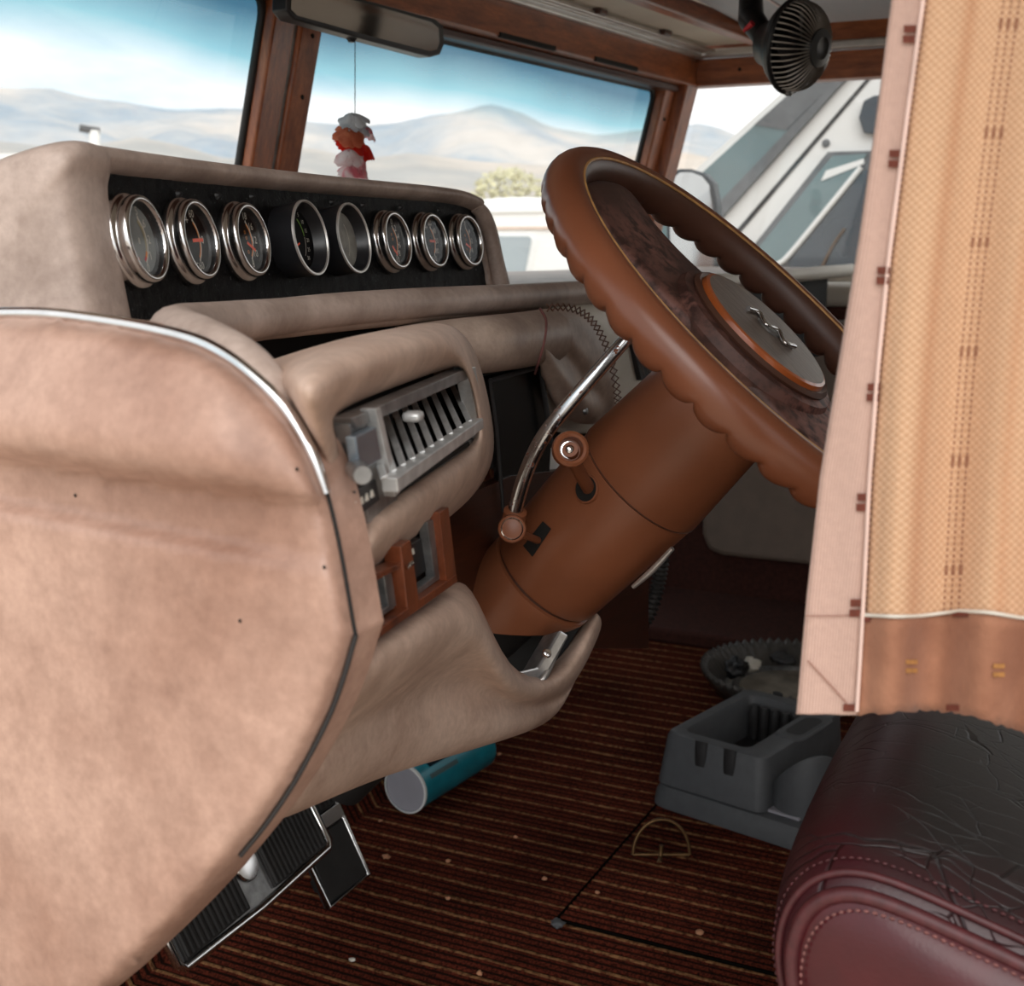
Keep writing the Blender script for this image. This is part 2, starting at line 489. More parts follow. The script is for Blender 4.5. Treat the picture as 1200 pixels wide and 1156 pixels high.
# ---- right-hand wall under and behind the side window
wr_ = st(abox('wall_right', 2.76, 2.82, -1.2, 1.12, 0.0, 0.70, M['carpet_plain'], None, 0))
abox('window_post', 2.76, 2.82, -0.60, -0.55, 0.70, 1.36, M['woodv'], wr_, 0)
dpan = [(0.0, 0.15), (0.012, 0.125), (0.04, 0.115)]
pts = []
for y, z in ((0.80, 0.125), (0.835, 0.135), (0.85, 0.17), (0.86, 0.66), (-0.55, 0.66), (-0.55, 0.125)):
    pts.append((2.76, y, z))
prism('door_panel', pts, (-0.035, 0, 0), plain('shaded_door_vinyl', srgb(128, 112, 100), .5, var=.08), wr_, bevel=0.012)  # beige vinyl darkened in its colour to imitate the low light here
# padded sill roll of the right-hand door
tube('sill_roll', [(2.725, y, 0.715) for y in (-0.55, -0.2, 0.2, 0.55, 0.90, 0.97)], 0.026, M['beige'], wr_, seg=14, n=3)
tube('sill_welt', [(2.742, y, 0.747) for y in (-0.55, 0.1, 0.52, 0.70)], 0.010, M['beige'], wr_, seg=10, n=3)
abox('wall_rear', 0.36, 2.80, -1.26, -1.2, 0.0, 1.36, M['beige'], None, 0)['kind'] = 'structure'  # unseen wall, beige chosen to bounce light forward
lw = st(abox('wall_left', 0.30, 0.36, -1.2, -0.55, 0.0, 0.62, M['beige'], None, 0))  # unseen wall, kept low to let in more fill light
abox('door_post', 0.30, 0.36, -0.58, -0.52, 0.0, 1.36, M['woodv'], lw, .003)
abox('door_step', 0.30, 0.38, -0.55, 1.2, -0.06, 0.06, M['beige'], lw, 0.004)
abox('door_header', 0.30, 0.36, -1.2, 1.05, 1.27, 1.36, M['wood'], lw, 0.003)
# ---- ceiling
st(abox('ceiling', 0.30, 2.82, -1.26, 1.02, 1.36, 1.40, M['ceil'], None, 0))

# ---- windshield
def wsY(X, z): return 1.117 - 0.10 * abs(X - 1.5) - 0.25 * (z - 0.92)
BAND = (1.025, 1.125, srgb(140, 196, 208), srgb(16, 98, 126))
M['windshield'] = glassy('windshield_glass', (0.97, 0.98, 0.98, 1), 0.11, 0.05, band=BAND)
M['sideglass'] = glassy('side_glass', (0.98, 0.99, 0.99, 1), 0.05, 0.05)
def pane(name, x0, x1, z0, z1, m):
    a = [Vector((x, wsY(x, z) + 0.02, z)) for x, z in ((x0, z0), (x1, z0), (x1, z1), (x0, z1))]
    return st(mk(name, a, [(0, 1, 2, 3)], m, None, smooth=False))
pane('window_1', 0.40, 1.50, 0.74, 1.17, M['windshield'])
pane('window_2', 1.50, 2.70, 0.74, 1.17, M['windshield'])
st(mk('window_3', [(2.79, -0.55, 0.70), (2.79, 0.99, 0.70), (2.79, 0.90, 1.16), (2.79, -0.55, 1.16)], [(0, 1, 2, 3)], M['sideglass'], None, smooth=False))
# black rubber seals that round the pane corners
def seal(name, corners, r, m, parent=None, depth=0.0):
    return tube(name, corners, r, m, parent, seg=8, n=1, closed=True)
def rounded(cs, rad, fn):
    out = []
    n = len(cs)
    for i in range(n):
        a, b, c = (np.array(cs[(i - 1) % n]), np.array(cs[i]), np.array(cs[(i + 1) % n]))
        u = (a - b) / np.linalg.norm(a - b); w = (c - b) / np.linalg.norm(c - b)
        for k in range(7):
            t = k / 6
            q = (1 - t) ** 2 * (b + u * rad) + 2 * t * (1 - t) * b + t * t * (b + w * rad)
            out.append(fn(*q))
    return out
for nm, x0, x1 in (('trim_1', 0.44, 1.447), ('trim_2', 1.553, 2.652)):
    st(seal(nm, rounded([(x0, 0.75), (x1, 0.75), (x1, 1.138), (x0, 1.138)], 0.03, lambda x, z: Vector((x, wsY(x, z) + 0.01, z))), 0.006, M['rubber']))
# pillars follow the rake of the glass
def pillar(name, x0, x1, d0, d1, z0, z1, m, parent=None, bevel=0.004):
    vs = []
    for z in (z0, z1):
        for x, d in ((x0, d0), (x1, d0), (x1, d1), (x0, d1)):
            vs.append((x, wsY(x, z) + d, z))
    return mk(name, vs, [(0, 1, 2, 3), (7, 6, 5, 4), (0, 4, 5, 1), (1, 5, 6, 2), (2, 6, 7, 3), (3, 7, 4, 0)], m, parent, bevel=bevel, angle=35)
pc = st(pillar('trim_3', 1.447, 1.502, -0.012, 0.012, 0.72, 1.20, M['woodv']))
pillar('pillar_strip', 1.508, 1.553, -0.016, 0.012, 0.72, 1.20, M['woodv'], pc)
pillar('pillar_seal', 1.500, 1.510, -0.010, 0.010, 0.72, 1.20, M['chrome_d'], pc, 0)
for z in (1.10, 1.02): lathe('screw', (1.533, wsY(1.53, z) - 0.016, z), (0, -1, 0.2), [(0, 0.002), (0.003, 0.0015), (0.004, 0)], M['darkslot'], pc, 12)
pa = st(pillar('trim_4', 2.652, 2.70, -0.014, 0.014, 0.72, 1.20, M['woodv']))
pillar('pillar_strip', 2.706, 2.765, -0.035, 0.014, 0.72, 1.20, M['woodv'], pa)
lathe('screw', (2.68, wsY(2.68, 1.08) - 0.014, 1.08), (0, -1, 0.2), [(0, 0.002), (0.004, 0.0015), (0.005, 0)], M['darkslot'], pa, 12)
pillar('trim_5', 0.36, 0.44, -0.02, 0.02, 0.72, 1.20, M['woodv'])['kind'] = 'structure'
# header beam over the windshield, with two slots
def beam(name, xs, z0, z1, d0, d1, m, parent=None, bevel=0.003):
    vs, fs = [], []
    for x in xs:
        for z, d in ((z0, d0), (z0, d1), (z1, d1), (z1, d0)):
            vs.append((x, wsY(x, 1.14) + d, z))
    n = len(xs)
    for i in range(n - 1):
        for k in range(4): fs.append((i * 4 + k, i * 4 + 4 + k, i * 4 + 4 + (k + 1) % 4, i * 4 + (k + 1) % 4))
    fs += [(0, 1, 2, 3), tuple(range(4 * n - 4, 4 * n))]
    return mk(name, vs, fs, m, parent, bevel=bevel, angle=35)
hd = st(beam('trim_6', (0.36, 1.5, 2.76), 1.150, 1.212, -0.045, 0.03, M['wood']))
beam('header_lip', (0.36, 1.5, 2.70), 1.136, 1.150, -0.022, 0.03, M['wood_d'], hd)
def slot(px0, py0, px1, py1):
    vs = []
    n = Vector((0.0995, 0.995, 0)); p0 = Vector((1.5, wsY(1.5, 1.14) - 0.045, 0))
    a, b = onpl(px0, py0, p0, n), onpl(px1, py1, p0, n)
    c = (a + b) / 2; e = (b - a) / 2; e.z = 0; c.z = (a.z + b.z) / 2
    box('header_slot', c, e, n * 0.003, Vector((0, 0, 0.004)), M['darkslot'], hd, 0)
slot(585, 41, 650, 57); slot(697, 68, 746, 82)
# aluminium track and the cream lamp panel behind the header
tr_ = st(beam('trim_7', (0.36, 1.5, 2.745), 1.206, 1.219, -0.060, -0.045, M['alu']))
for d in (-0.075, -0.09): beam('track_rib', (0.36, 1.5, 2.735), 1.214, 1.222, d, d + 0.010, M['alu'], tr_, 0.002)
lp = beam('overhead_panel', (0.36, 1.5, 2.70), 1.226, 1.24, -0.215, -0.06, M['cream'])
lp.name = 'overhead_light_panel'; reg(lp)
tag(lp, 'cream overhead panel behind the wooden windshield header', 'panel')
for X in (1.86, 2.20, 2.47):
    box('panel_clip', (X, wsY(X, 1.14) - 0.092, 1.221), (0.016, -0.0016, 0), (0, 0.007, 0), (0, 0, 0.005), M['wood_d'], lp, 0.002)
wl = beam('panel_edging', (0.36, 1.5, 2.66), 1.205, 1.236, -0.245, -0.215, M['wood'], lp)
cab = thing('overhead_cabinet', 'dark wooden overhead cabinet above the windshield beside the fan', 'cabinet', (1.9, 0.55, 1.36))
abox('cabinet_body', 0.5, 2.50, 0.42, 0.715, 1.222, 1.36, M['wood_d'], cab, 0.004)
abox('cabinet_lip', 0.5, 2.50, 0.405, 0.42, 1.215, 1.36, M['wood_d'], cab, 0.003)
abox('panel_line', 0.5, 2.50, 0.60, 0.606, 1.2205, 1.223, M['wood'], cab, 0)
# right-hand side header
sh_ = st(abox('trim_8', 2.735, 2.785, -0.6, 0.93, 1.150, 1.205, M['woody'], None, 0.003))
abox('side_track', 2.722, 2.760, -0.6, 0.93, 1.207, 1.224, M['alu'], sh_, 0.004)
abox('side_rail', 2.745, 2.785, -0.6, 0.93, 1.226, 1.275, M['woody'], sh_, 0.003)
abox('side_cove', 2.76, 2.80, -0.6, 0.93, 1.275, 1.36, M['ceil'], sh_, 0.003)
for y in (0.80, 0.42): lathe('screw', (2.735, y, 1.18), (-1, 0, 0), [(0, 0.002), (0.003, 0.0015), (0.004, 0)], M['darkslot'], sh_, 12)

# ================================================================== OUTSIDE
def mat_ground():
    t = NT('pale_gravel'); f = t.noise(3, 6)
    t.set(color=t.ramp(f, [(0.3, srgb(176, 160, 142)), (0.7, srgb(206, 190, 172))]), rough=0.95); return t.m
gr = mk('ground', [(-60, -60, -1.0), (900, -60, -1.0), (900, 900, -1.0), (-60, 900, -1.0)], [(0, 1, 2, 3)], mat_ground(), None, smooth=False)
st(gr)
def mat_hill(name, a, b):  # distance haze is painted into the pale slope colours a and b
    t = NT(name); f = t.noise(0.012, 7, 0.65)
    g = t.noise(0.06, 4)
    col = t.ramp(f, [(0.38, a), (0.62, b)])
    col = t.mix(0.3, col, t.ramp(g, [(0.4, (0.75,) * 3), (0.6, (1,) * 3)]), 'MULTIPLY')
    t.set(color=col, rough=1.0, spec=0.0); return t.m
def hill(name, ridge, r0, r1, m, label, amp):
    xs = np.arange(-420, 1500, 12)
    rows = []
    K = 14
    for x in xs:
        y = interp(x, [p[0] for p in ridge], [p[1] for p in ridge])
        top = V(x, y, r1); r = ray(x, 285); d = Vector((r.x, r.y, 0)).normalized()
        col = []
        for k in range(K):
            t = k / (K - 1)
            R = r0 + (r1 - r0) * t
            z = -1 + (top.z + 1) * (t ** 1.35)
            p = d * R
            q = noise.fractal(Vector((p.x, p.y, 0)) * 0.008, 0.9, 2.1, 5)
            z += amp * q * math.sin(PI * min(t, 0.97)) * (0.4 + t) + (amp * 0.10 * q if k == K - 1 else 0)
            col.append(Vector((p.x, p.y, z)))
        rows.append(col)
    o = patch(name, rows, m, None, sub=0)
    tag(o, label, 'mountain'); return o
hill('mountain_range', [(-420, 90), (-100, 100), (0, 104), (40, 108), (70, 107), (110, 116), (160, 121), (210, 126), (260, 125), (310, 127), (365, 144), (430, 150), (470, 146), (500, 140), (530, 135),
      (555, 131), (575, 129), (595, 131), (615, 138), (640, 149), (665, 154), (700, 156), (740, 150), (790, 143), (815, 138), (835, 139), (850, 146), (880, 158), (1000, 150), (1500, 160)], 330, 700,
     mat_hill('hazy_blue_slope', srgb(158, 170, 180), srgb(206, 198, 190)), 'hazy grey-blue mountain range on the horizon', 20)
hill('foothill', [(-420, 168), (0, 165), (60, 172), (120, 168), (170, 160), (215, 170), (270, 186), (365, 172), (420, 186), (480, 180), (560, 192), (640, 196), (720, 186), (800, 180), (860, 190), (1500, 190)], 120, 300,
     mat_hill('hazy_dry_grass_slope', srgb(172, 170, 166), srgb(216, 200, 184)), 'hazy pale dry-grass foothill below the mountain range', 5)

# white panel van beyond the dash
def local_plane(px, py, h):
    p0 = V(px, py, h); d = Vector((p0.x, p0.y, 0)).normalized()
    return p0, d, Vector((d.y, -d.x, 0))
M['vanwhite'] = plain('van_white', srgb(238, 237, 233), 0.45, var=0.02, scale=2)
M['vanglass'] = plain('van_glass', srgb(150, 160, 164), 0.15, var=0.2, scale=1.5, spec=0.6)
p0, d0, r0 = local_plane(640, 285, 8.0)
van = thing('van', 'white van parked beyond the right end of the gauge panel', 'van', (p0.x, p0.y, -1))
L = lambda pts, off=0.0: [onpl(x, y, p0 + d0 * off, d0) for x, y in pts]
prism('body', L([(470, 246), (560, 234), (600, 231), (760, 233), (830, 250), (840, 555), (470, 555)]), d0 * 1.9, M['vanwhite'], van, bevel=0.02)
for q_, o_ in ((530, .1), (790, .1), (530, 1.5), (790, 1.5)):
    wc_ = onpl(q_, 400, p0 + d0 * o_, d0); lathe('wheel', Vector((wc_.x, wc_.y, -.67)), d0, [(0, 0), (.22, 0), (.33, .02), (.33, .2), (0, .2)], M['rubber'], van, 28)
prism('roof_band', L([(480, 244), (762, 240), (762, 246), (480, 251)], -0.02), d0 * 0.03, M['vanwhite'], van)
prism('roof_seam', L([(540, 266), (770, 265), (770, 268), (540, 269)], -0.02), d0 * 0.03, plain('rusty_seam', srgb(214, 188, 170), 0.6), van)
w = prism('side_window', L([(520, 277), (620, 277), (623, 281), (614, 326), (520, 326)], -0.03), d0 * 0.04, M['vanglass'], van)
prism('window_frame', L([(512, 273), (628, 273), (630, 281), (619, 332), (512, 332)], -0.015), d0 * 0.02, M['vanwhite'], van)
tube('wiper', L([(655, 328), (668, 320), (684, 309)], -0.05), 0.012, M['grey_d'], van, seg=6, n=2)
# low white shed roof and vent pipe at the far left
p0, d0, r0 = local_plane(0, 200, 14.0)
shed = thing('shed', 'low white-roofed shed at the far left below the mountains', 'shed', (p0.x, p0.y, -1))
prism('roof', L([(-200, 182), (20, 180), (75, 184), (110, 200), (-200, 214)]), d0 * 3, M['vanwhite'], shed)
prism('wall', L([(-190, 208), (90, 203), (90, 330), (-190, 330)], 0.3), d0 * 2.5, M['vanwhite'], shed)
p0, d0, r0 = local_plane(110, 170, 11.0)
vp = thing('vent_pipe', 'white vent pipe with a dark cap standing before the hills', 'pipe', (p0.x, p0.y, -1))
b = onpl(111, 195, p0, d0); t_ = onpl(111, 153, p0, d0)
tube('pipe', [Vector((b.x, b.y, -1)), b, t_], 0.042, M['vanwhite'], vp, seg=12, n=1)
tube('cap', L([(93, 150), (104, 152), (117, 154)]), 0.03, M['grey_d'], vp, seg=10, n=2)
# bush behind the van
p0, d0, r0 = local_plane(598, 225, 16.0)
bush = thing('bush', 'dry olive bush showing above the white van roof', 'bush', (p0.x, p0.y, -1))
M['leafy'] = plain('dry_olive_leaf', srgb(196, 190, 150), 0.8, var=0.25, scale=6)
vs, fs = [], []
rnd = random.Random(3)
for i in range(1500):
    a = rnd.uniform(0, 2 * PI); q = rnd.random() ** 0.5; zz = rnd.uniform(-1, 1)
    rr = 0.62 * math.sqrt(max(0, 1 - zz * zz)) * (0.55 + 0.45 * q)
    c = p0 + r0 * (rr * math.cos(a) * 0.9 - 0.02) + d0 * (rr * math.sin(a)) + Vector((0, 0, -0.27 + zz * 0.52 + rnd.uniform(-.05, .05)))
    u = Vector((rnd.gauss(0, 1), rnd.gauss(0, 1), rnd.gauss(0, 1))).normalized(); w2 = u.orthogonal().normalized()
    k = len(vs); s = rnd.uniform(0.03, 0.06)
    vs += [c + u * s, c + w2 * s * 0.6, c - u * s, c - w2 * s * 0.6]; fs.append((k, k + 1, k + 2, k + 3))
tag(mk('foliage', vs, fs, M['leafy'], bush, smooth=False), kind='stuff')
tube('trunk', [(p0.x, p0.y, -1), (p0.x, p0.y, p0.z - 0.2)], 0.06, M['wood_d'], bush, seg=8, n=1)

# neighbouring motorhome beyond the right-hand window
XN = 4.4
NX = lambda pts, dx=0.0: [onx(x, y, XN + dx) for x, y in pts]
mh = thing('motorhome', 'white motorhome with slanted windshield parked beyond the side window', 'motorhome', (XN, 0.9, -1))
M['mhwhite'] = plain('motorhome_white', srgb(214, 213, 210), 0.4, var=0.03, scale=2)
M['mhglass'] = plain('motorhome_glass', srgb(84, 106, 108), 0.12, var=0.22, scale=2.2, spec=0.7)
M['mhdark'] = plain('motorhome_dark_glass', srgb(26, 40, 50), 0.12, var=0.3, scale=3, spec=0.6)
M['mhseal'] = plain('motorhome_seal', srgb(86, 88, 90), 0.6, var=0.15)
prism('body', NX([(1500, -420), (1100, -55), (815, 199), (700, 302), (620, 390), (620, 850), (1700, 850), (1700, -420)]), (2.2, 0, 0), M['mhwhite'], mh)
prism('windshield', NX([(1104, -50), (921, 113), (819, 206), (720, 300), (752, 330), (834, 246), (968, 106), (1118, -50)], -0.012), (0.02, 0, 0), M['mhglass'], mh)
prism('sun_band', NX([(1104, -50), (921, 113), (884, 146), (922, 152), (968, 106), (1118, -50)], -0.018), (0.02, 0, 0), M['mhseal'], mh)
prism('windshield_seal', NX([(1118, -50), (968, 106), (834, 246), (752, 330), (764, 342), (848, 252), (986, 98), (1134, -50)], -0.03), (0.04, 0, 0), M['mhseal'], mh)
prism('panel_gap', NX([(1153, -50), (1012, 96), (851, 284), (811, 334), (815, 336), (855, 287), (1017, 96), (1157, -50)], -0.006), (0.02, 0, 0), M['blackmatte'], mh)
prism('window_frame', NX([(970, 178), (1200, 172), (1200, 336), (930, 336), (900, 314), (872, 308), (871, 303)], -0.02), (0.03, 0, 0), M['mhseal'], mh)
prism('quarter_glass', NX([(975, 183), (1016, 180), (1004, 200), (922, 299), (912, 307), (900, 309), (878, 304)], -0.03), (0.02, 0, 0), M['mhglass'], mh)
prism('glass_reflection', NX([(968, 200), (1012, 186), (1012, 192), (962, 212)], -0.035), (0.02, 0, 0), M['mhwhite'], mh)  # reflection in the glass, built as a white strip
tube('window_divider', NX([(880, 306), (900, 311), (914, 308), (926, 297), (960, 256), (1009, 196)], -0.035), 0.009, M['mhwhite'], mh, seg=8, n=3)
prism('door_glass', NX([(1013, 200), (1190, 186), (1190, 328), (936, 328), (924, 308), (932, 300)], -0.03), (0.02, 0, 0), M['mhdark'], mh)
tube('wire', NX([(958, 325), (975, 290), (990, 268)], -0.04), 0.005, M['brass'], mh, seg=6, n=3)
prism('rear_window', NX([(1024, 112), (1012, 118), (1006, 138), (1012, 156), (1026, 158), (1120, 158), (1120, 108)], -0.03), (0.02, 0, 0), M['mhdark'], mh, bevel=0.004)
lathe('rivet', onx(968, 168, XN), (-1, 0, 0), [(0, 0.012), (0.012, 0.008), (0.014, 0)], M['mhseal'], mh, 12)

# wing mirror of this vehicle, outside the right-hand window
XM = 3.0
wmir = thing('wing_mirror', 'grey wing mirror outside the right-hand side window', 'mirror', (XM, 0.80, 0.70))
fr = [(782, 330), (781, 262), (783, 225), (787, 205), (795, 198), (810, 198), (826, 203), (836, 214), (841, 240), (843, 290), (842, 330)]
prism('housing', [onx(x, y, XM) for x, y in fr], (0.07, 0.01, 0), plain('mirror_housing', srgb(66, 74, 80), 0.45), wmir, bevel=0.004)
c = np.mean(np.array(fr), 0)
gf = [(786, 330), (785, 262), (787, 226), (791, 207), (797, 202), (810, 202), (823, 207), (831, 217), (835, 240), (837, 290), (836, 330)]
prism('mirror_glass', [onx(x, y, XM - 0.006) for x, y in gf], (0.008, 0, 0), plain('mirror_glass', (0.60, 0.61, 0.60, 1), 0.15, 0.7, var=0.03), wmir)
prism('convex_mirror', [onx(x, y, XM - 0.010) for x, y in ((812, 330), (811, 246), (815, 235), (831, 222), (835, 245), (836, 330))], (0.006, 0, 0), plain('mirror_convex', (0.5, 0.52, 0.52, 1), 0.15, 0.7, var=0.03), wmir)
tube('arm', [onx(812, 325, XM + 0.03), onx(812, 360, XM + 0.02), (2.82, 0.86, 0.69)], 0.010, M['alu'], wmir, seg=8, n=3)

# ================================================================== INSTRUMENT POD
GP = [(158.5, .81), (223, .896), (285, .963), (458.5, 1.227), (503, 1.298), (544, 1.368)]
PF = np.polyfit([g[0] for g in GP], [g[1] for g in GP], 2)
def podbase(px):
    d = float(np.polyval(PF, px)); p = CAM + ray(px, 283) * d
    return Vector((p.x, p.y, 0.8205))
TILT = math.radians(10)
def podframe(px):
    t = (podbase(px + 12) - podbase(px - 12)); t.z = 0; t.normalize()
    nh = Vector((t.y, -t.x, 0))
    N = nh * math.cos(TILT) + Vector((0, 0, math.sin(TILT)))
    Vv = Vector((0, 0, math.cos(TILT))) - nh * math.sin(TILT)
    return podbase(px), t, N, Vv
def pod(px, n, v, du=0.0):
    b, t, N, Vv = podframe(px); return b + N * n + Vv * v + t * du
podt = thing('instrument_pod', 'tan leather instrument pod with eight round gauges on the dash top', 'instrument pod', podbase(330) - Vector((0, 0, 0.05)))
pxs = [113, 150, 200, 250, 300, 350, 400, 450, 500, 535, 552, 562]
topv = [0] * 9 + [-0.001, -0.004, -0.009]
SEC = [(-.008, .042), (.004, .0425), (.012, .046), (.0145, .051), (.011, .0565), (.0, .0585), (-.02, .057), (-.06, .048), (-.14, .022), (-.21, -.010)]
rows = [[pod(px, n, v + dv) for (n, v) in SEC] for px, dv in zip(pxs, topv)]
patch('hood', rows, M['tan_pod'], podt, sub=2)
prows = []
for px in np.linspace(113, 562, 260):
    dv = interp(px, pxs, topv); r = []
    for k in range(46):
        v = -.049 + (.095 + dv) * k / 45; q = pod(px, 0, v)
        f = noise.fractal(q * 85, .7, 2.2, 5); g = noise.noise(q * 30)
        r.append(pod(px, .0011 * f * (.55 + .9 * max(0, g + .2)), v))
    prows.append(r)
patch('gauge_panel', prows, M['crinkle'], podt, sub=0)
# near cheek
ch = [(.004, -.049), (.005, .0), (.006, .034), (.012, .043), (.0150, .050), (.0120, .0555), (.002, .0585), (-.03, .0565), (-.06, .0495), (-.10, .032), (-.15, .012), (-.21, -.012)]
nrow = []
for du, s in ((0.034, 0.88), (0.028, 0.965), (0.020, 1.004), (0.0, 1.015), (-0.010, 1.010), (-0.018, 0.99), (-0.024, 0.95), (-0.028, 0.88), (-0.031, 0.70), (-0.032, 0.40), (-0.032, 0.02)):
    nrow.append([pod(107, -.06 + (n + .06) * s, -.01 + (v + .01) * (s if v > -.045 else 1), du) for n, v in ch])
o = patch('near_cheek', nrow, M['tan_pod'], podt, sub=2)
# far end roll and end wall
tube('end_roll', [pod(560, .003, .040), pod(566, .005, .030), pod(570, .006, .01), pod(572, .006, -.02), pod(574, .006, -.050)], [.008, .009, .009, .009, .010], M['tan_pod'], podt, seg=12, n=4)
prism('end_wall', [pod(566, n, v) for n, v in ((.0, -.049), (.0, .035), (-.02, .045), (-.06, .038), (-.14, .016), (-.21, -.012))], podframe(566)[1] * 0.012, M['tan_pod'], podt, bevel=0.004)
for px, v in ((217, .033), (262, .034), (302, .035), (394, .035), (430, .034), (474, .034), (518, .033)):
    b, t, N, Vv = podframe(px)
    lathe('panel_screw', pod(px, .002, v), N, [(0, .0042), (.002, .002), (.0032, .0)], M['black'], podt, 12)

def gauge(px, kind, needle, nums, du=0):
    b, t, N, Vv = podframe(px)
    u = Vv.cross(N).normalized()
    o = podbase(px)
    root = bpy.data.objects.new('gauge', None); root.empty_display_size = 0.02
    link(root, podt); root.location = (0, 0, 0); reg(root)
    D = {'grey': 'dial_g', 'black': 'dial', 'hood': 'dial', 'faded': 'dial_w'}[kind]
    if kind in ('hood', 'faded'):
        R = 0.0295
        lathe('hood_ring', o, N, [(.027, 0), (R, 0), (R + .0005, .012), (R + .001, .0225), (R - .0008, .0230), (R - .0035, .019), (R - .0048, .0125), (R - .006, .011)], plain('hood_black', (0.014, 0.014, 0.016, 1), 0.34, var=0.1), root, 56, Vv)
        lathe('hood_edge', o, N, [(R + .0012, .0220), (R + .0010, .0236), (R - .0006, .0238), (R - .0012, .0226)], M['alu'], root, 56, Vv)
        rd, hd_ = R - .0052, .0125
    else:
        lathe('bezel', o, N, [(.0295, 0), (.0302, .001), (.0302, .005), (.0292, .0068), (.0272, .0072), (.0268, .0082), (.0276, .0095), (.0276, .0135), (.0266, .0152), (.0245, .0155), (.0232, .0145), (.0228, .0125)], M['chrome'], root, 56, Vv, angle=60)
        lathe('inner_ring', o, N, [(.0232, .0140), (.0225, .0120), (.0212, .0085)], M['black'], root, 48, Vv)
        rd, hd_ = .0216, .0085
    lathe('dial', o, N, [(0, hd_), (rd, hd_)], M[D], root, 48, Vv)
    if kind != 'hood' and kind != 'faded':
        lathe('lens', o, N, [(0, .0122), (.0226, .0122)], M['lens'], root, 48, Vv)
    P = lambda x, y, z=0.0: o + u * (x * rd) + Vv * (y * rd) + N * (hd_ + .0005 + z)
    # scale arc on the right half of the dial
    def arc(name, r0, r1, a0, a1, m, z=0.0, cx=-.42):
        k = 20; vs = []; fs = []
        for i in range(k + 1):
            a = math.radians(a0 + (a1 - a0) * i / k)
            vs += [P(cx + r0 * math.cos(a), r0 * math.sin(a), z), P(cx + r1 * math.cos(a), r1 * math.sin(a), z)]
        for i in range(k): fs.append((2 * i, 2 * i + 1, 2 * i + 3, 2 * i + 2))
        return mk(name, vs, fs, m, root, smooth=False)
    def stick(name, x0, y0, x1, y1, w_, m, z=0.0):
        a = Vector((x1 - x0, y1 - y0)).normalized(); q = Vector((-a.y, a.x)) * w_ / 2
        vs = [P(x0 + q.x, y0 + q.y, z), P(x1 + q.x, y1 + q.y, z), P(x1 - q.x, y1 - q.y, z), P(x0 - q.x, y0 - q.y, z)]
        return mk(name, vs, [(0, 1, 2, 3)], m, root, smooth=False)
    if kind == 'hood':
        arc('green_band', .84, .90, 8, 52, M['green'], 0, -.5); arc('scale_arc', .86, .885, -38, 6, M['print'], 0, -.5)
        for k, s in enumerate(('5', '10', '15', '20', '25', '30')):
            a = math.radians(50 - k * 17); text('numeral', s, P(-.5 + 1.08 * math.cos(a), 1.08 * math.sin(a)), u, Vv, .0046, M['print'], root)
        stick('needle', -.42, -.22, -.15, -.12, .06, M['orange'], .001)
        return root
    if kind == 'faded':
        arc('scale_arc', .86, .89, -40, 40, M['print'], 0, -.5)
        stick('needle', -.2, -.4, .12, -.18, .03, M['dial_g'], .001)
        return root
    arc('scale_arc', .80, .86, -50, 50, M['print'])
    if kind == 'grey':
        arc('scale_band', .70, .79, -30, 48, plain('khaki_print', srgb(170, 160, 128), 0.6), 0)
        arc('amber_band', .70, .80, -42, -28, M['amber'], .0001); arc('red_band', .70, .80, -54, -42, M['redpl'], .0001)
        stick('needle', -.72, -.30, -.42, -.62, .115, M['orange'], .001)
        text('numeral', '8', P(-.08, -.04), u, Vv, .0055, M['print'], root)
    else:
        arc('amber_arc', .74, .80, -46, 46, M['amber'], .0001)
        for q in ((-.06, .30), (-.02, .10), (-.05, -.38)): 
            if kind == 'black' and nums[0] != '60': text('unit_mark', 'o', P(*q), u, Vv, .006, M['amber'], root)
        stick('needle', *needle, .115, M['orange'], .001)
    K = len(nums)
    for k, s in enumerate(nums):
        a = math.radians(56 - 112 * k / (K - 1))
        text('numeral', s, P(-.42 + 1.0 * math.cos(a), 1.0 * math.sin(a)), u, Vv, .0078, M['print'], root)
        a2 = math.radians(50 - 100 * k / (K - 1))
        stick('tick', -.42 + .80 * math.cos(a2), .80 * math.sin(a2), -.42 + .90 * math.cos(a2), .90 * math.sin(a2), .055, M['print'])
    if nums[0] == '60':
        text('plus_sign', '+', P(-.25, .62), u, Vv, .009, M['print'], root); text('minus_sign', '-', P(-.12, -.70), u, Vv, .009, M['print'], root)
    return root
gs = [(149, 'grey', None, ['5', '6', '2', '1', '0']), (214, 'black', (-.22, -.02, .52, .0), ['60', '0', '60']),
      (277, 'black', (-.12, -.08, .42, -.36), ['18', '16', '12', '10', '8']), (335, 'hood', None, None), (388, 'faded', None, None),
      (451, 'black', (-.25, -.22, .12, -.62), ['0', '2', '4', '6', '8', '10']), (496, 'black', (-.22, .0, .35, -.02), ['60', '40', '20', '80', '10']),
      (538, 'black', (-.2, -.12, .28, -.36), ['E', '4', '2', '4', 'F'])]
gl_ = ['grey-faced gauge, orange needle', 'gauge with plus and minus signs and level orange needle', None, 'deep hooded gauge with green band', 'deep hooded gauge with faded face', None, None, None]
for g, lab in zip(gs, gl_):
    r = gauge(*g)
    if lab: r['label'] = lab

# ================================================================== DASHBOARD
dash = thing('dashboard', 'tan leather wrap-around dashboard with chrome-edged end panel', 'dashboard', (0.9, 0.7, 0.36))
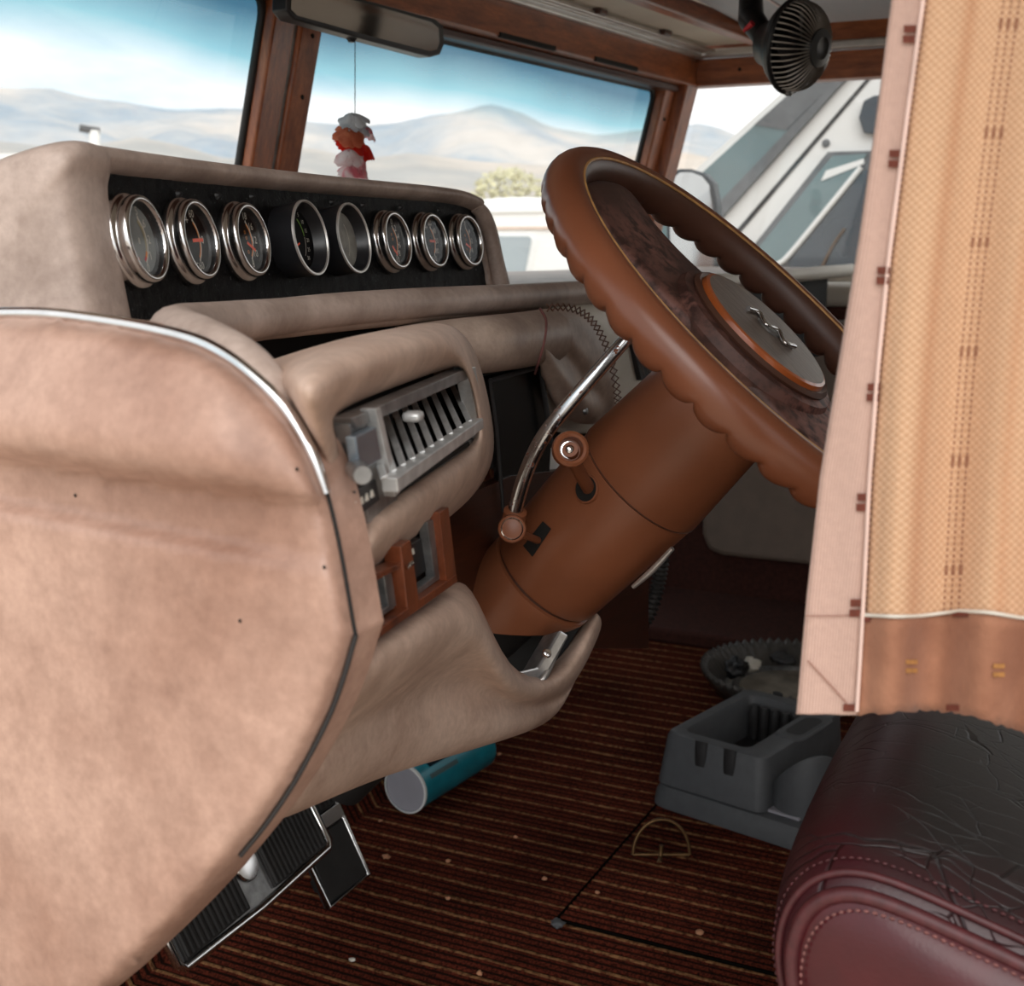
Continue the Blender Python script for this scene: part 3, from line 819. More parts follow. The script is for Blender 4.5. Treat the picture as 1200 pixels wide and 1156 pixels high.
# ---- end panel facing the open door
XP = 0.45
ol = [(-160, 378), (-80, 371), (0, 369), (60, 370), (130, 379), (185, 389), (232, 402), (268, 421), (300, 446), (330, 476), (352, 508), (369, 543), (382, 580), (392, 620), (400, 660), (407, 700), (412, 730), (415, 745),
      (410, 762), (402, 790), (388, 830), (368, 872), (340, 922), (310, 966), (280, 1003), (250, 1040), (215, 1078), (180, 1113), (130, 1160), (60, 1218), (-20, 1275), (-160, 1360)]
fine = []
for a, b in zip(ol[:-1], ol[1:]):
    for k in range(4): fine.append((a[0] + (b[0] - a[0]) * k / 4, a[1] + (b[1] - a[1]) * k / 4))
fine.append(ol[-1])
for y in range(1340, 380, -20): fine.append((-160, y))
def sm(a, b, x):
    t = max(0, min(1, (x - a) / (b - a))); return t * t * (3 - 2 * t)
def relief(x, y):
    """metres towards the door (-X)"""
    yt = np.interp(x, [p[0] for p in ol[:18]], [p[1] for p in ol[:18]]) if x < 415 else 745
    fade = 1 - sm(230, 385, x)
    ca = 537 + 0.145 * max(x, -100)                 # crease under the upper roll
    up = 0.0
    if y < ca:
        t = max(0, min(1, (ca - y) / max(ca - yt, 1)))
        up = 0.030 * math.sin(PI * min(1, t ** 0.45 * 0.98)) ** 0.6
    else:
        up = 0.0
    ridge = 600 + 0.185 * max(x, -100)
    lo = 0.008 * sm(ridge - 16, ridge + 4, y)
    edge = min(1.0, math.hypot(x - 415, 0) / 60) if x < 415 else 0
    r = (up * (0.25 + 0.75 * fade) + lo * (0.3 + 0.7 * fade))
    # roll away at the outline
    return r
import bisect
poly = fine
def inside(x, y):
    c = False; n = len(poly); j = n - 1
    for i in range(n):
        xi, yi = poly[i]; xj, yj = poly[j]
        if (yi > y) != (yj > y) and x < (xj - xi) * (y - yi) / (yj - yi) + xi: c = not c
        j = i
    return c
parr = np.array(poly)
def edged(x, y): return float(np.sqrt(((parr - (x, y)) ** 2).sum(1)).min())
pp = list(poly)
for yy in range(365, 1340, 9):
    for xx in range(-150, 416, 10):
        x = xx + (yy % 2) * 5
        if inside(x, yy) and edged(x, yy) > 6: pp.append((x, yy))
res = delaunay_2d_cdt([Vector(p) for p in pp], [(i, (i + 1) % len(poly)) for i in range(len(poly))], [], 1, 1e-3)
vv, ff = res[0], res[2]
vs = []
for p in vv:
    e = edged(p.x, p.y)
    roll = 0.010 * (1 - min(1, e / 26)) ** 2
    vs.append(onx(p.x, p.y, XP - relief(p.x, p.y) * min(1, e / 14) + roll))
# turn the edge inwards to give the panel its depth
nb_ = len(vs)
bidx = []
for q in poly:
    bidx.append(min(range(len(vv)), key=lambda i: (vv[i].x - q[0]) ** 2 + (vv[i].y - q[1]) ** 2) if len(vv) != len(pp) else poly.index(q))
for q in poly:
    a = onx(q[0], q[1], XP + .010); vs.append(Vector((XP + 0.035, a.y, a.z)))
faces = [tuple(f) for f in ff]
n = len(poly)
for i in range(n):
    j = (i + 1) % n; faces.append((bidx[i], bidx[j], nb_ + j, nb_ + i))
M['tan_panel'] = leather('tan_leather_panel', srgb(200, 164, 146), srgb(166, 128, 110), 0.42, 7)
ep = mk('end_panel', vs, faces, M['tan_panel'], dash, smooth=True)
ep['label'] = 'large tan end panel facing the open door'
# chrome edge trim, lower seam welt
tp = [onx(x, y - 1, XP + 0.006) for x, y in ol[1:13]]
tube('chrome_trim', tp, [.0034] * 8 + [.0034, .0034, .0030, .0022], M['chrome'], dash, seg=12, n=6)
tube('edge_seam', [onx(x + 2, y, XP + 0.010) for x, y in ol[11:18]], .0009, M['blackmatte'], dash, seg=8, n=4)
tube('edge_welt', [onx(x + 2, y, XP + 0.008) for x, y in ol[17:25]], .0013, M['grey_d'], dash, seg=8, n=4)
for x, y in ((88, 581), (281, 728), (348, 550), (380, 665)):
    lathe('tack_hole', onx(x, y, XP - relief(x, y) - .0004), (-1, 0, 0), [(0, .0003), (.0007, .0002), (.0009, 0)], M['darkslot'], dash, 10)
# ---- flat shelf under the pod, running to the windshield
shelf = [(0.47, 0.46), (0.56, 0.49), (0.70, 0.520), (2.70, 0.525), (2.72, 0.93), (1.50, 1.12), (0.47, 1.02)]
prism('top_pad', [(x, y, 0.756) for x, y in shelf], (0, 0, 0.014), M['tan_far'], dash, bevel=0.006, smooth=True)
# ---- roll along the shelf edge, its near end turning down to the end panel
def atY(px, py, Y): return ony(px, py, Y)
rp = [atY(790, 336, .528), atY(745, 339, .527), atY(700, 342, .526), atY(600, 349, .525), atY(500, 355, .525), atY(400, 363, .525), atY(330, 371, .522),
      V(285, 376, .835), V(245, 381, .785), V(214, 387, .725), V(209, 396, .67), V(240, 412, .625), V(282, 436, .595), V(312, 466, .582), V(330, 500, .58)]
tube('edge_roll', rp, [.0125] * 7 + [.013, .0135, .0145, .0155, .016, .015, .013, .010], M['tan_pod'], dash, seg=18, n=5)
tube('passenger_roll', [Vector((x, .535, .766)) for x in (1.62, 1.9, 2.2, 2.68)], .0125, M['beige'], dash, seg=14, n=3)
tube('roll_seam', [atY(760, 337, .515), atY(722, 337, .512), atY(716, 346, .510), atY(716, 353, .515)], .0012, M['blackmatte'], dash, seg=6, n=3)
prism('under_shelf', [(0.55, 0.565, 0.60), (2.6, 0.565, 0.60), (2.6, 0.565, 0.755), (0.55, 0.565, 0.755)], (0, .02, 0), M['blackmatte'], dash)
# ---- padded binnacle round the air vent
BA = math.radians(17)
BD = Vector((math.cos(BA), math.sin(BA), 0)); BN = Vector((math.sin(BA), -math.cos(BA), 0)); BP = Vector((.46, .308, 0))
def B(px, py, off=0.0): return onpl(px, py, BP + BN * off, BN)
outer = [(318, 436), (350, 409), (405, 390), (462, 379), (512, 371), (540, 376), (560, 402), (573, 448), (582, 500), (584, 540), (566, 582), (524, 618), (472, 656), (432, 690), (412, 706), (402, 650), (388, 585), (358, 505)]
crest = [(352, 462), (378, 436), (420, 418), (468, 405), (506, 396), (530, 400), (548, 422), (562, 460), (571, 502), (571, 530), (554, 558), (512, 588), (464, 622), (432, 650), (416, 668), (408, 628), (398, 570), (376, 510)]
inner = [(388, 492), (400, 480), (430, 466), (470, 451), (508, 437), (532, 429), (545, 436), (551, 462), (556, 496), (556, 514), (545, 526), (505, 550), (462, 580), (432, 602), (420, 616), (415, 600), (406, 560), (395, 515)]
loops = [[B(x, y, -.045) + Vector((0, .14, -.045)) for x, y in outer], [B(x, y, -.045) for x, y in outer],
         [B(a[0] * .65 + b[0] * .35, a[1] * .65 + b[1] * .35, -.012) for a, b in zip(outer, crest)],
         [B(x, y, .006 if i_ < 14 else -.008) for i_, (x, y) in enumerate(crest)], [B(a[0] * .35 + b[0] * .65, a[1] * .35 + b[1] * .65, .003 if i_ < 14 else -.008) for i_, (a, b) in enumerate(zip(crest, inner))],
         [B(x, y, -.006) for x, y in inner], [B(x, y, -.022) for x, y in inner]]
patch('vent_binnacle', loops, M['tan'], dash, sub=2, closed_u=True)
# ---- air vent
vent = bpy.data.objects.new('air_vent', None); link(vent, dash); reg(vent); vent['label'] = 'chrome air vent with slanted louvres'
mk('vent_box', [B(x, y, -.060) for x, y in inner], [tuple(range(len(inner)))], M['blackmatte'], vent, smooth=False)
def bq(name, pts, off, th, m, parent, bevel=0.0006): return prism(name, [B(x, y, off) for x, y in pts], BN * th, m, parent, bevel=bevel)
bq('frame_rail', [(386, 490), (536, 429), (541, 440), (394, 502)], -.010, .010, M['chrome_d'], vent)
bq('frame_rail', [(531, 431), (542, 430), (558, 514), (550, 514)], -.008, .009, M['louvre'], vent)
bq('lower_plate', [(444, 580), (554, 508), (558, 524), (436, 606)], -.012, .006, M['chrome_d'], vent)
bq('lower_slot', [(452, 583), (548, 518), (549, 522), (453, 588)], -.0055, .001, M['darkslot'], vent, 0)
bq('front_lip', [(446, 560), (552, 490), (553, 502), (448, 577)], .004, .008, M['louvre'], vent)
bq('side_plate', [(390, 497), (424, 478), (450, 590), (416, 618)], -.010, .008, M['chrome_d'], vent)
bq('side_post', [(421, 479), (427, 477), (452, 576), (446, 582)], -.004, .008, M['louvre'], vent)
bq('vent_flap', [(404, 512), (429, 500), (436, 538), (410, 552)], -.001, .005, plain('blued_steel', (0.30, 0.36, 0.42, 1), .25, .7), vent)
lathe('thumb_wheel', B(419, 552, .004), BN * .5 - BD, [(0, .012), (.0040, .012), (.0046, .010), (.0046, -.006), (0, -.006)], M['chrome_d'], vent, 20)
bq('vent_label', [(410, 576), (436, 562), (441, 586), (420, 602)], -.002, .002, M['grey_d'], vent)
for k in range(4):
    bq('label_line', [(416 + k * 6, 588 - k * 4), (418 + k * 6, 586 - k * 4), (420 + k * 6, 594 - k * 4), (416 + k * 6, 596 - k * 4)], .0002, .0004, M['print'], vent, 0)
vd = (CAM - B(490, 500)).normalized()
for k in range(10):                      # louvres slope down towards the far end
    f = k / 9.0
    a = (428 + 100 * f, 494 - 46 * f); b_ = (450 + 100 * f, 560 - 66 * f)
    p, q = B(a[0], a[1], -.026), B(b_[0], b_[1], .006)
    e = (q - p) / 2; w_ = e.cross(vd).normalized()
    box('louvre', (p + q) / 2, e, w_ * .0019, e.cross(w_).normalized() * .0006, M['louvre'], vent, 0.0004)
box('louvre_knob', B(484, 488, .004), BD * .006, Vector((0, 0, .0026)), BN * .005, M['louvre'], vent, 0.002)
# ---- wooden switch panel below the binnacle
sw = bpy.data.objects.new('switch_panel', None); link(sw, dash); reg(sw); sw['label'] = 'wood-framed switch panel'
M['wood_s'] = wood('switch_panel_wood', srgb(84, 42, 26), srgb(142, 76, 46), stretch=(4, 4, 1))
bq('backing', [(400, 742), (512, 680), (505, 600), (402, 640)], -.018, .006, M['black'], sw)
bq('wood_rail', [(413, 742), (516, 673), (519, 681), (416, 751)], -.008, .010, M['wood_s'], sw)
bq('wood_rail', [(497, 600), (508, 594), (519, 680), (507, 686)], -.008, .0095, M['wood_s'], sw)
bq('wood_rail', [(448, 640), (460, 632), (471, 705), (457, 714)], -.008, .010, M['wood_s'], sw)
bq('wood_rail', [(412, 676), (456, 656), (457, 662), (413, 684)], -.008, .009, M['wood_s'], sw)
for quad in ([(489, 612), (498, 608), (507, 675), (499, 679)], [(468, 697), (503, 672), (505, 678), (470, 703)], [(437, 675), (446, 670), (452, 710), (443, 714)], [(412, 728), (448, 706), (450, 712), (413, 736)]):
    bq('bezel_strip', quad, -.009, .006, M['chrome_d'], sw)
bq('switch', [(470, 640), (486, 630), (494, 668), (474, 682)], -.012, .004, M['black'], sw)
bq('switch', [(414, 700), (434, 688), (438, 706), (416, 720)], -.012, .004, M['black'], sw)
bq('switch_mark', [(474, 648), (483, 643), (484, 649), (475, 654)], -.0036, .001, M['print'], sw, 0)
tube('switch_toggle', [B(474, 672, -.004), B(478, 664, .004), B(483, 660, .006)], .0012, M['chrome'], sw, seg=8, n=2)
lathe('indicator_lamp', B(428, 691, -.005), BN, [(0, .003), (.0014, .002), (.002, 0)], M['amber'], sw, 12)
# ---- padded fascia between binnacle and column
YF = .495
F_ = lambda px, py, off=0.0: ony(px, py, YF - off)
tube('fascia_roll', [F_(470, 418, -.03), F_(520, 410, -.012), F_(570, 404), F_(610, 399), F_(642, 394)], [.024, .024, .0245, .025, .0255], M['tan_far'], dash, seg=18, n=4)
cols = [632, 645, 660, 676, 690, 702, 714, 722]
tops = [361, 360, 360, 363, 369, 380, 402, 430]
bots = [440, 470, 492, 498, 500, 498, 492, 484]
rows = []
def fold(x, t):
    r = .020 * math.sin(PI * min(1, (t * 1.02))) ** .6 if x < 652 else .016 * math.sin(PI * min(1, t)) ** .5
    # two folds running down and right from the seam
    f1 = -.012 * math.exp(-(((x - 650) * .45 - (t - .34) * 60) / 7) ** 2) * sm(632, 650, x) * (1 - sm(690, 715, x))
    f2 = .009 * math.exp(-(((x - 650) * .35 - (t - .55) * 60) / 8) ** 2) * (1 - sm(690, 715, x))
    return r + f1 + f2
for k in range(15):
    t = k / 14
    rows.append([F_(x, np.interp(x, cols, tops) * (1 - t) + np.interp(x, cols, bots) * t, fold(x, t) - .004) for x in np.linspace(632, 722, 19)])
M['laced'] = leather('laced_tan_leather', srgb(210, 188, 172), srgb(182, 160, 146), 0.45, 16)
patch('laced_leather', rows, M['laced'], dash, sub=1, thick=0.004)
tube('leather_seam', [F_(633, 362, .010), F_(640, 376, .024), F_(638, 400, .030), F_(631, 425, .024), F_(627, 438, .012)], .0012, M['thread'], dash, seg=6, n=5)
grid = []
for yy, o_ in ((341, -.07), (350, -.02), (362, 0), (400, .002), (450, 0), (510, -.01)):
    grid.append([F_(x, yy + (x - 720) * (-.06), o_ - .014) for x in (640, 690, 720, 760, 800, 860)])
patch('fascia_pad', grid, M['beige'], dash, sub=2, thick=.01)
pl = crom([(641, 361), (660, 360), (678, 364), (692, 374), (703, 390), (712, 410), (719, 435), (723, 460), (725, 478)], 6)
M['lace'] = plain('brown_lace', srgb(118, 80, 62), 0.7)
for ph in (1, -1):
    zz = []
    for i, p in enumerate(pl[::2]):
        q_ = pl[min(2 * i + 1, len(pl) - 1)] - pl[max(2 * i - 1, 0)]; q_ = q_ / (np.linalg.norm(q_) + 1e-9)
        s_ = ph * (1 if i % 2 else -1) * 4.2
        zz.append(F_(p[0] - q_[1] * s_, p[1] + q_[0] * s_, .0165))
    tube('lacing', zz, .0008, M['lace'], dash, seg=5, n=1)
lathe('dash_screw', F_(685, 482, .010), (0, -1, .1), [(0, .0035), (.003, .003), (.0042, 0)], M['chrome_d'], dash, 14)
# black display window
prism('display_glass', [F_(x, y, -.006) for x, y in ((574, 446), (634, 432), (646, 520), (640, 610), (588, 610))], (0, .004, 0), plain('display_black', (.006, .006, .006, 1), .25, var=.1), dash)
tube('display_edge', [F_(575, 446, .001), F_(633, 430, .001), F_(639, 470, .001), F_(646, 520, .001)], .0024, M['grey_d'], dash, seg=6, n=1)
tube('display_visor', [F_(560, 436, .002), F_(600, 428, .004), F_(640, 423, .004)], .0045, M['black'], dash, seg=8, n=2)
tube('display_edge', [F_(574, 446, .0), F_(582, 500, .0), F_(590, 600, .0)], .0016, M['grey_d'], dash, seg=6, n=1)
prism('lower_fascia', [F_(x, y, -.004) for x, y in ((500, 612), (560, 575), (600, 558), (760, 540), (760, 760), (560, 760), (500, 720))], (0, .012, 0), M['wood_d'], dash)
# small demister grille beyond the wheel
dg_ = bpy.data.objects.new('demister_grille', None); link(dg_, dash); reg(dg_)
prism('grille_frame', [F_(x, y, -.008) for x, y in ((738, 392), (772, 374), (786, 430), (752, 446))], (0, .006, 0), M['black'], dg_)
for k in range(6):
    x0 = 742 + k * 6
    tube('grille_bar', [F_(x0, 398 - k * 3, .002), F_(x0 + 13, 440 - k * 3, .002)], .0014, M['chrome_d'], dg_, seg=6, n=1)
tube('warning_bulb', [F_(733, 368, .03), F_(728, 376, .03), F_(731, 388, .03)], .004, M['black'], dash, seg=8, n=3)

# ---- lower knee bolster
cc = [[(402, 752), (404, 770), (402, 800), (392, 830), (375, 862), (350, 908), (312, 962)],
      [(450, 728), (452, 745), (448, 775), (435, 805), (425, 832), (408, 878), (380, 932)],
      [(500, 700), (504, 716), (502, 745), (490, 775), (480, 802), (468, 850), (448, 905)],
      [(534, 686), (542, 700), (545, 728), (540, 752), (535, 787), (525, 835), (508, 888)],
      [(549, 690), (559, 720), (570, 755), (577, 782), (581, 808), (575, 842), (560, 873)],
      [(590, 797), (592, 801), (596, 807), (600, 816), (602, 830), (604, 844), (600, 860)],
      [(640, 801), (643, 804), (648, 808), (653, 815), (657, 823), (655, 832), (642, 845)],
      [(674, 757), (677, 760), (681, 765), (683, 775), (681, 786), (674, 797), (664, 810)],
      [(694, 714), (698, 717), (702, 720), (703, 725), (700, 733), (695, 743), (687, 756)]]
hh = [.615, .665, .745, .83, .88, .96, 1.05, 1.09, 1.12]
ro = [.10, -.012, -.052, .0, .105, .055, .05]
rows = []
for r in range(7):
    rows.append([V(cc[c][r][0], cc[c][r][1], hh[c] + ro[r] * (1 if c < 5 else .5)) for c in range(9)])
rows.append([V(cc[c][6][0] - 4, cc[c][6][1] - 6, hh[c] + .12) for c in range(9)])
rows.insert(0, [V(cc[c][0][0], cc[c][0][1] + 4, hh[c] + (.13 if c < 5 else .06)) for c in range(9)])
patch('knee_bolster', rows, M['tan'], dash, sub=2, thick=.006)
prism('column_bracket', [V(x, y, 1.02) for x, y in ((596, 797), (636, 801), (668, 745), (656, 738), (630, 782), (604, 788))], Vector((.01, .02, -.01)), M['chrome_d'], dash, bevel=.002)
tube('bracket_edge', [V(600, 800, 1.015), V(628, 800, 1.015), V(640, 790, 1.02), V(660, 745, 1.05)], .003, M['alu'], dash, seg=8, n=3)
for x, y in ((641, 766), (605, 799)): lathe('bracket_screw', V(x, y, 1.012), (-.6, -.5, .5), [(0, .003), (.003, .0025), (.004, 0)], M['chrome'], dash, 12)
prism('column_well', [V(x, y, 1.10) for x, y in ((560, 700), (690, 690), (690, 720), (640, 795), (585, 800))], Vector((.02, .06, -.01)), M['blackmatte'], dash)

# ================================================================== STEERING
TH = math.radians(47)
WC = Vector((.99, .258, .757)); WA = Vector((0, -math.cos(TH), math.sin(TH))); WU = Vector((0, math.sin(TH), math.cos(TH))); WX = Vector((1, 0, 0))
col_ = thing('steering_column', 'copper-brown steering column with two knobs and a chrome lever', 'steering column', WC - WA * .42)
CO = WC - WU * .013
def lathe_c(name, prof, m, parent, seg=56, **k): return lathe(name, CO, -WA, prof, m, parent, seg, ref=WX, **k)
lathe_c('upper_shroud', [(.030, .038), (.050, .040), (.0535, .046), (.0555, .09), (.0605, .164), (.0595, .167), (.055, .168)], M['copper'], col_)
lathe_c('middle_shroud', [(.055, .166), (.0590, .168), (.0595, .171), (.0575, .22), (.0540, .290), (.0528, .2925), (.045, .293)], M['copper'], col_)
vs, fs = [], []
K_ = 56
for k in range(K_):
    a = 2 * PI * k / K_; d = WX * math.cos(a) + WU * math.sin(a)
    se = .352 + .046 * math.sin(a)
    for r, q in ((.049, .296), (.0535, .297), (.0540, .300), (.0530, .300 + (se - .300) * .5), (.0520, se), (.0500, se + .001), (.0490, se - .006), (.0485, .300)):
        vs.append(CO + d * r - WA * q)
for k in range(K_):
    for m_ in range(7): fs.append((k * 8 + m_, ((k + 1) % K_) * 8 + m_, ((k + 1) % K_) * 8 + m_ + 1, k * 8 + m_ + 1))
mk('lower_shroud', vs, fs, M['copper'], col_, angle=40)
lathe_c('inner_tube', [(.030, .30), (.028, .42), (.026, .62)], M['blackmatte'], col_)
lathe_c('tube_flange', [(.0486, .303), (.030, .306)], M['blackmatte'], col_)
lathe_c('shroud_gap', [(.047, .285), (.050, .287), (.050, .299)], M['rim_in'], col_)
def colhit(px, py, out=0.0):
    r = ray(px, py).normalized(); best = None
    for i in range(400):
        p = CAM + r * (.7 + i * .0015)
        s = (p - CO).dot(-WA); rad = ((p - CO) + WA * s).length
        R = interp(s, [.04, .09, .166, .22, .30, .5], [.0535, .0555, .0605, .0575, .0525, .046]) + out
        if rad < R:
            lo_, hi_ = .7 + (i - 1) * .0015, .7 + i * .0015
            for _ in range(14):
                md = (lo_ + hi_) / 2; p = CAM + r * md; s = (p - CO).dot(-WA); rad = ((p - CO) + WA * s).length
                R = interp(s, [.04, .09, .166, .22, .286, .30, .5], [.0535, .0555, .0605, .0575, .054, .0540, .046]) + out
                if rad < R: hi_ = md
                else: lo_ = md
            return p, ((p - CO) + WA * s).normalized()
    return p, -r
def knob(px, py, hole, m):
    return
# upper knob: ring-shaped cup with chrome screw
hp, hn = colhit(687, 573)
lathe('lever_hole', hp + hn * .0006, hn, [(0, 0), (.0105, 0.0)], M['darkslot'], col_, 24)
lathe('lever_hole_rim', hp, hn, [(.0100, -.001), (.0105, .0012), (.0118, .0008), (.0124, -.002)], M['copper'], col_, 28)
k1 = V(668, 527, .93)
tube('lever_stem', [hp - hn * .004, hp * .5 + k1 * .5, k1], [.0055, .0052, .006], M['copper'], col_, seg=14, n=3)
kax = (CAM - k1).normalized() * .92 + Vector((0, -.2, .12)); kax.normalize()
kn = lathe('lever_knob', k1, kax, [(.004, -.016), (.009, -.014), (.0125, -.008), (.0138, 0), (.0132, .005), (.0112, .0066), (.0092, .0055), (.0084, .001), (.0084, -.004), (0, -.004)], M['copper'], col_, 36)
lathe('knob_screw', k1 - kax * .004, kax, [(.0068, 0), (.0066, .0014), (.0036, .0018), (.0034, .0045), (.002, .0056), (0, .0058)], M['chrome'], kn, 20)
# lower knob: solid, chrome ring
hp2, hn2 = colhit(629, 634)
e1 = -WA; e2 = hn2.cross(e1).normalized()
def decal(name, quad, m, n=6, out=.0009):
    rows = []
    for i_ in range(n + 1):
        f = i_ / n; r = []
        for j_ in range(n + 1):
            g = j_ / n
            a = [(1 - f) * (1 - g), (1 - f) * g, f * g, f * (1 - g)]
            r.append(colhit(sum(w_ * q[0] for w_, q in zip(a, quad)), sum(w_ * q[1] for w_, q in zip(a, quad)), out)[0])
        rows.append(r)
    return patch(name, rows, m, col_, sub=0)
decal('lever_slot', [(613, 640), (636, 611), (646, 620), (624, 653)], M['darkslot'])
k2 = V(600, 620, .955)
tube('lever_stem', [hp2 - hn2 * .004, hp2 * .55 + k2 * .45, k2], [.0032, .0030, .004], M['copper'], col_, seg=12, n=3)
kax2 = (CAM - k2).normalized()
kn2 = lathe('lever_knob', k2, kax2, [(.003, -.014), (.0075, -.012), (.0108, -.006), (.0112, .0), (.0105, .0035), (.0088, .0046), (.0, .0046)], M['copper'], col_, 36)
lathe('knob_ring', k2, kax2, [(.0072, .0044), (.0078, .0056), (.0086, .0050), (.0086, .0040)], M['chrome'], kn2, 32)
# chrome shift lever
lv = [V(603, 604, 1.00), V(606, 588, .995), V(618, 550, .985), V(638, 510, .975), V(670, 470, .975), V(705, 430, .98), V(730, 402, .985), V(742, 388, .99)]
M['pitted'] = NT('pitted_chrome').m
t = NT('pitted_chrome'); f = t.noise(190, 3)
rust = t.ramp(f, [(0.60, (0, 0, 0)), (0.66, (1, 1, 1))])
t.set(color=t.mix(rust, (0.55, 0.56, 0.57, 1), srgb(120, 62, 34)), metal=t.math('SUBTRACT', 1.0, t.math('MULTIPLY', rust, .8)), rough=.22); M['pitted'] = t.m
tube('shift_lever', lv, [.0058, .006, .006, .006, .0058, .0056, .0054, .0052], M['pitted'], col_, seg=16, n=5)
lathe('lever_collar', lv[0], (lv[1] - lv[0]), [(.005, -.006), (.0095, -.004), (.0095, .004), (.006, .006)], M['copper'], col_, 20)
tube('column_rod', [V(742, 688, 1.02), V(765, 668, 1.01), V(788, 643, 1.0)], [.002, .0028, .002], M['alu'], col_, seg=8, n=2)
lathe('seam_shadow', CO, -WA, [(.0596, .1655), (.0606, .1662), (.0596, .1672)], M['rim_in'], col_, 56, ref=WX)

# ---- wheel
wh = thing('steering_wheel', 'brown ribbed steering wheel with round wood-grain horn cap', 'steering wheel', WC)
RS, NG = .186, 44
vs, fs = [], []
NP, NQ = NG * 10, 22
for i in range(NP):
    a = 2 * PI * i / NP
    rad = WX * math.cos(a) + WU * math.sin(a)
    s = abs(math.sin(a * NG / 2)) ** .5                 # finger grips: lobes with sharp valleys
    for k in range(NQ):
        b = 2 * PI * k / NQ
        rr, ax = math.cos(b) * .0155, math.sin(b) * .0185
        back = max(0, -math.sin(b))
        inn = max(0, -math.cos(b)) * .3
        g = (1 - s) * (.0085 * back ** 2.2)
        ax += g
        rr *= 1 - .10 * back ** 2 * (1 - s)
        vs.append(WC + rad * (RS + .010 + rr) + WA * (-.0155 + ax))
for i in range(NP):
    j = (i + 1) % NP
    for k in range(NQ):
        l = (k + 1) % NQ
        fs.append((i * NQ + k, i * NQ + l, j * NQ + l, j * NQ + k))
rim = mk('rim', vs, fs, M['rim'], wh)
rim.data.materials.append(M['rim_in'])
for p in rim.data.polygons:
    k = p.index % NQ
    b = 2 * PI * (k + .5) / NQ
    if math.cos(b) < -.35: p.material_index = 1
seam = [WC + (WX * math.cos(a) + WU * math.sin(a)) * (RS + .0035) + WA * .0010 for a in [2 * PI * i / 72 for i in range(72)]]
tube('rim_seam', seam, .0013, M['gold'], wh, seg=8, n=1, closed=True)
# wide spoke pad running up and down the wheel
rows = []
for v_, hw, ax in ((-.180, .062, -.012), (-.150, .066, -.022), (-.10, .070, -.026), (-.04, .074, -.022), (.0, .076, -.020), (.04, .074, -.022), (.10, .066, -.026), (.150, .058, -.022), (.180, .050, -.012)):
    rows.append([WC + WU * v_ + WX * (hw * q) + WA * (ax + .006 * (1 - q * q)) for q in (-1, -.85, -.4, 0, .4, .85, 1)])
patch('spoke_pad', rows, M['spoke'], wh, sub=2, thick=.022)
lathe('hub_skirt', WC, WA, [(.050, -.06), (.074, -.045), (.080, -.022), (.076, -.014), (.066, -.012)], M['spoke'], wh, 48, ref=WX)
lathe('horn_ring', WC, WA, [(.068, -.014), (.070, -.010), (.067, -.007), (.064, -.008)], M['rim_in'], wh, 48, ref=WX)
cap = lathe('horn_cap', WC, WA, [(.0645, -.016), (.0640, -.009), (.0625, -.0045), (.0600, -.0035)], plain('amber_wood_edge', srgb(178, 92, 44), .3, var=.25, scale=30, coat=.5), wh, 56, ref=WX)
lathe('cap_face', WC, WA, [(.0602, -.0036), (.03, -.0028), (0, -.0025)], wood('grey_wood_grain', srgb(86, 76, 70), srgb(146, 132, 122), .4, (10, 1, 1), 22), cap, 48, ref=WX)
# chrome emblem on the cap
em = tube('emblem', [WC + WA * -.0005 + WX * x + WU * y for x, y in ((-.012, .020), (.004, .014), (-.008, .002), (.008, -.006), (-.006, -.018), (.010, -.024))], .0022, M['chrome'], cap, seg=8, n=4)
lathe('emblem_boss', WC - WA * .0025, WA, [(.011, 0), (.010, .0012), (.004, .002), (0, .002)], M['chrome_d'], cap, 24, ref=WX)

# ================================================================== FLOOR THINGS
hatch = thing('floor_hatch', 'carpeted floor hatch with a tarnished metal lift ring', 'hatch', (1.75, .2, 0))
abox('hatch_board', 1.316, 2.20, -.45, .583, -.002, .003, plain('hatch_edge', (.006, .005, .004, 1), 1.0, spec=0.0), hatch, 0)
ribbed('hatch_carpet', 1.320, 2.196, -.446, .578, .003, M['carpet'], hatch)
rg = bpy.data.objects.new('lift_ring', None); link(rg, hatch); reg(rg)
rc = onz(775, 1002, .006); rdir = Vector((RGT.x, RGT.y, 0)).normalized()
tube('ring_arch', [rc + rdir * (.0385 * math.cos(a)) + Vector((.010 * math.sin(a), .004 * math.sin(a), .046 * math.sin(a))) for a in [PI * i / 12 for i in range(13)]], .0024, M['brass'], rg, seg=8, n=2)
tube('ring_bar', [rc - rdir * .038, rc + rdir * .038], .0024, M['brass'], rg, seg=8, n=1)
tube('ring_pin', [rc + Vector((0, 0, .014)), rc + Vector((-.004, 0, -.002)), rc + Vector((-.02, -.004, -.002))], .0034, M['brass'], rg, seg=8, n=2)

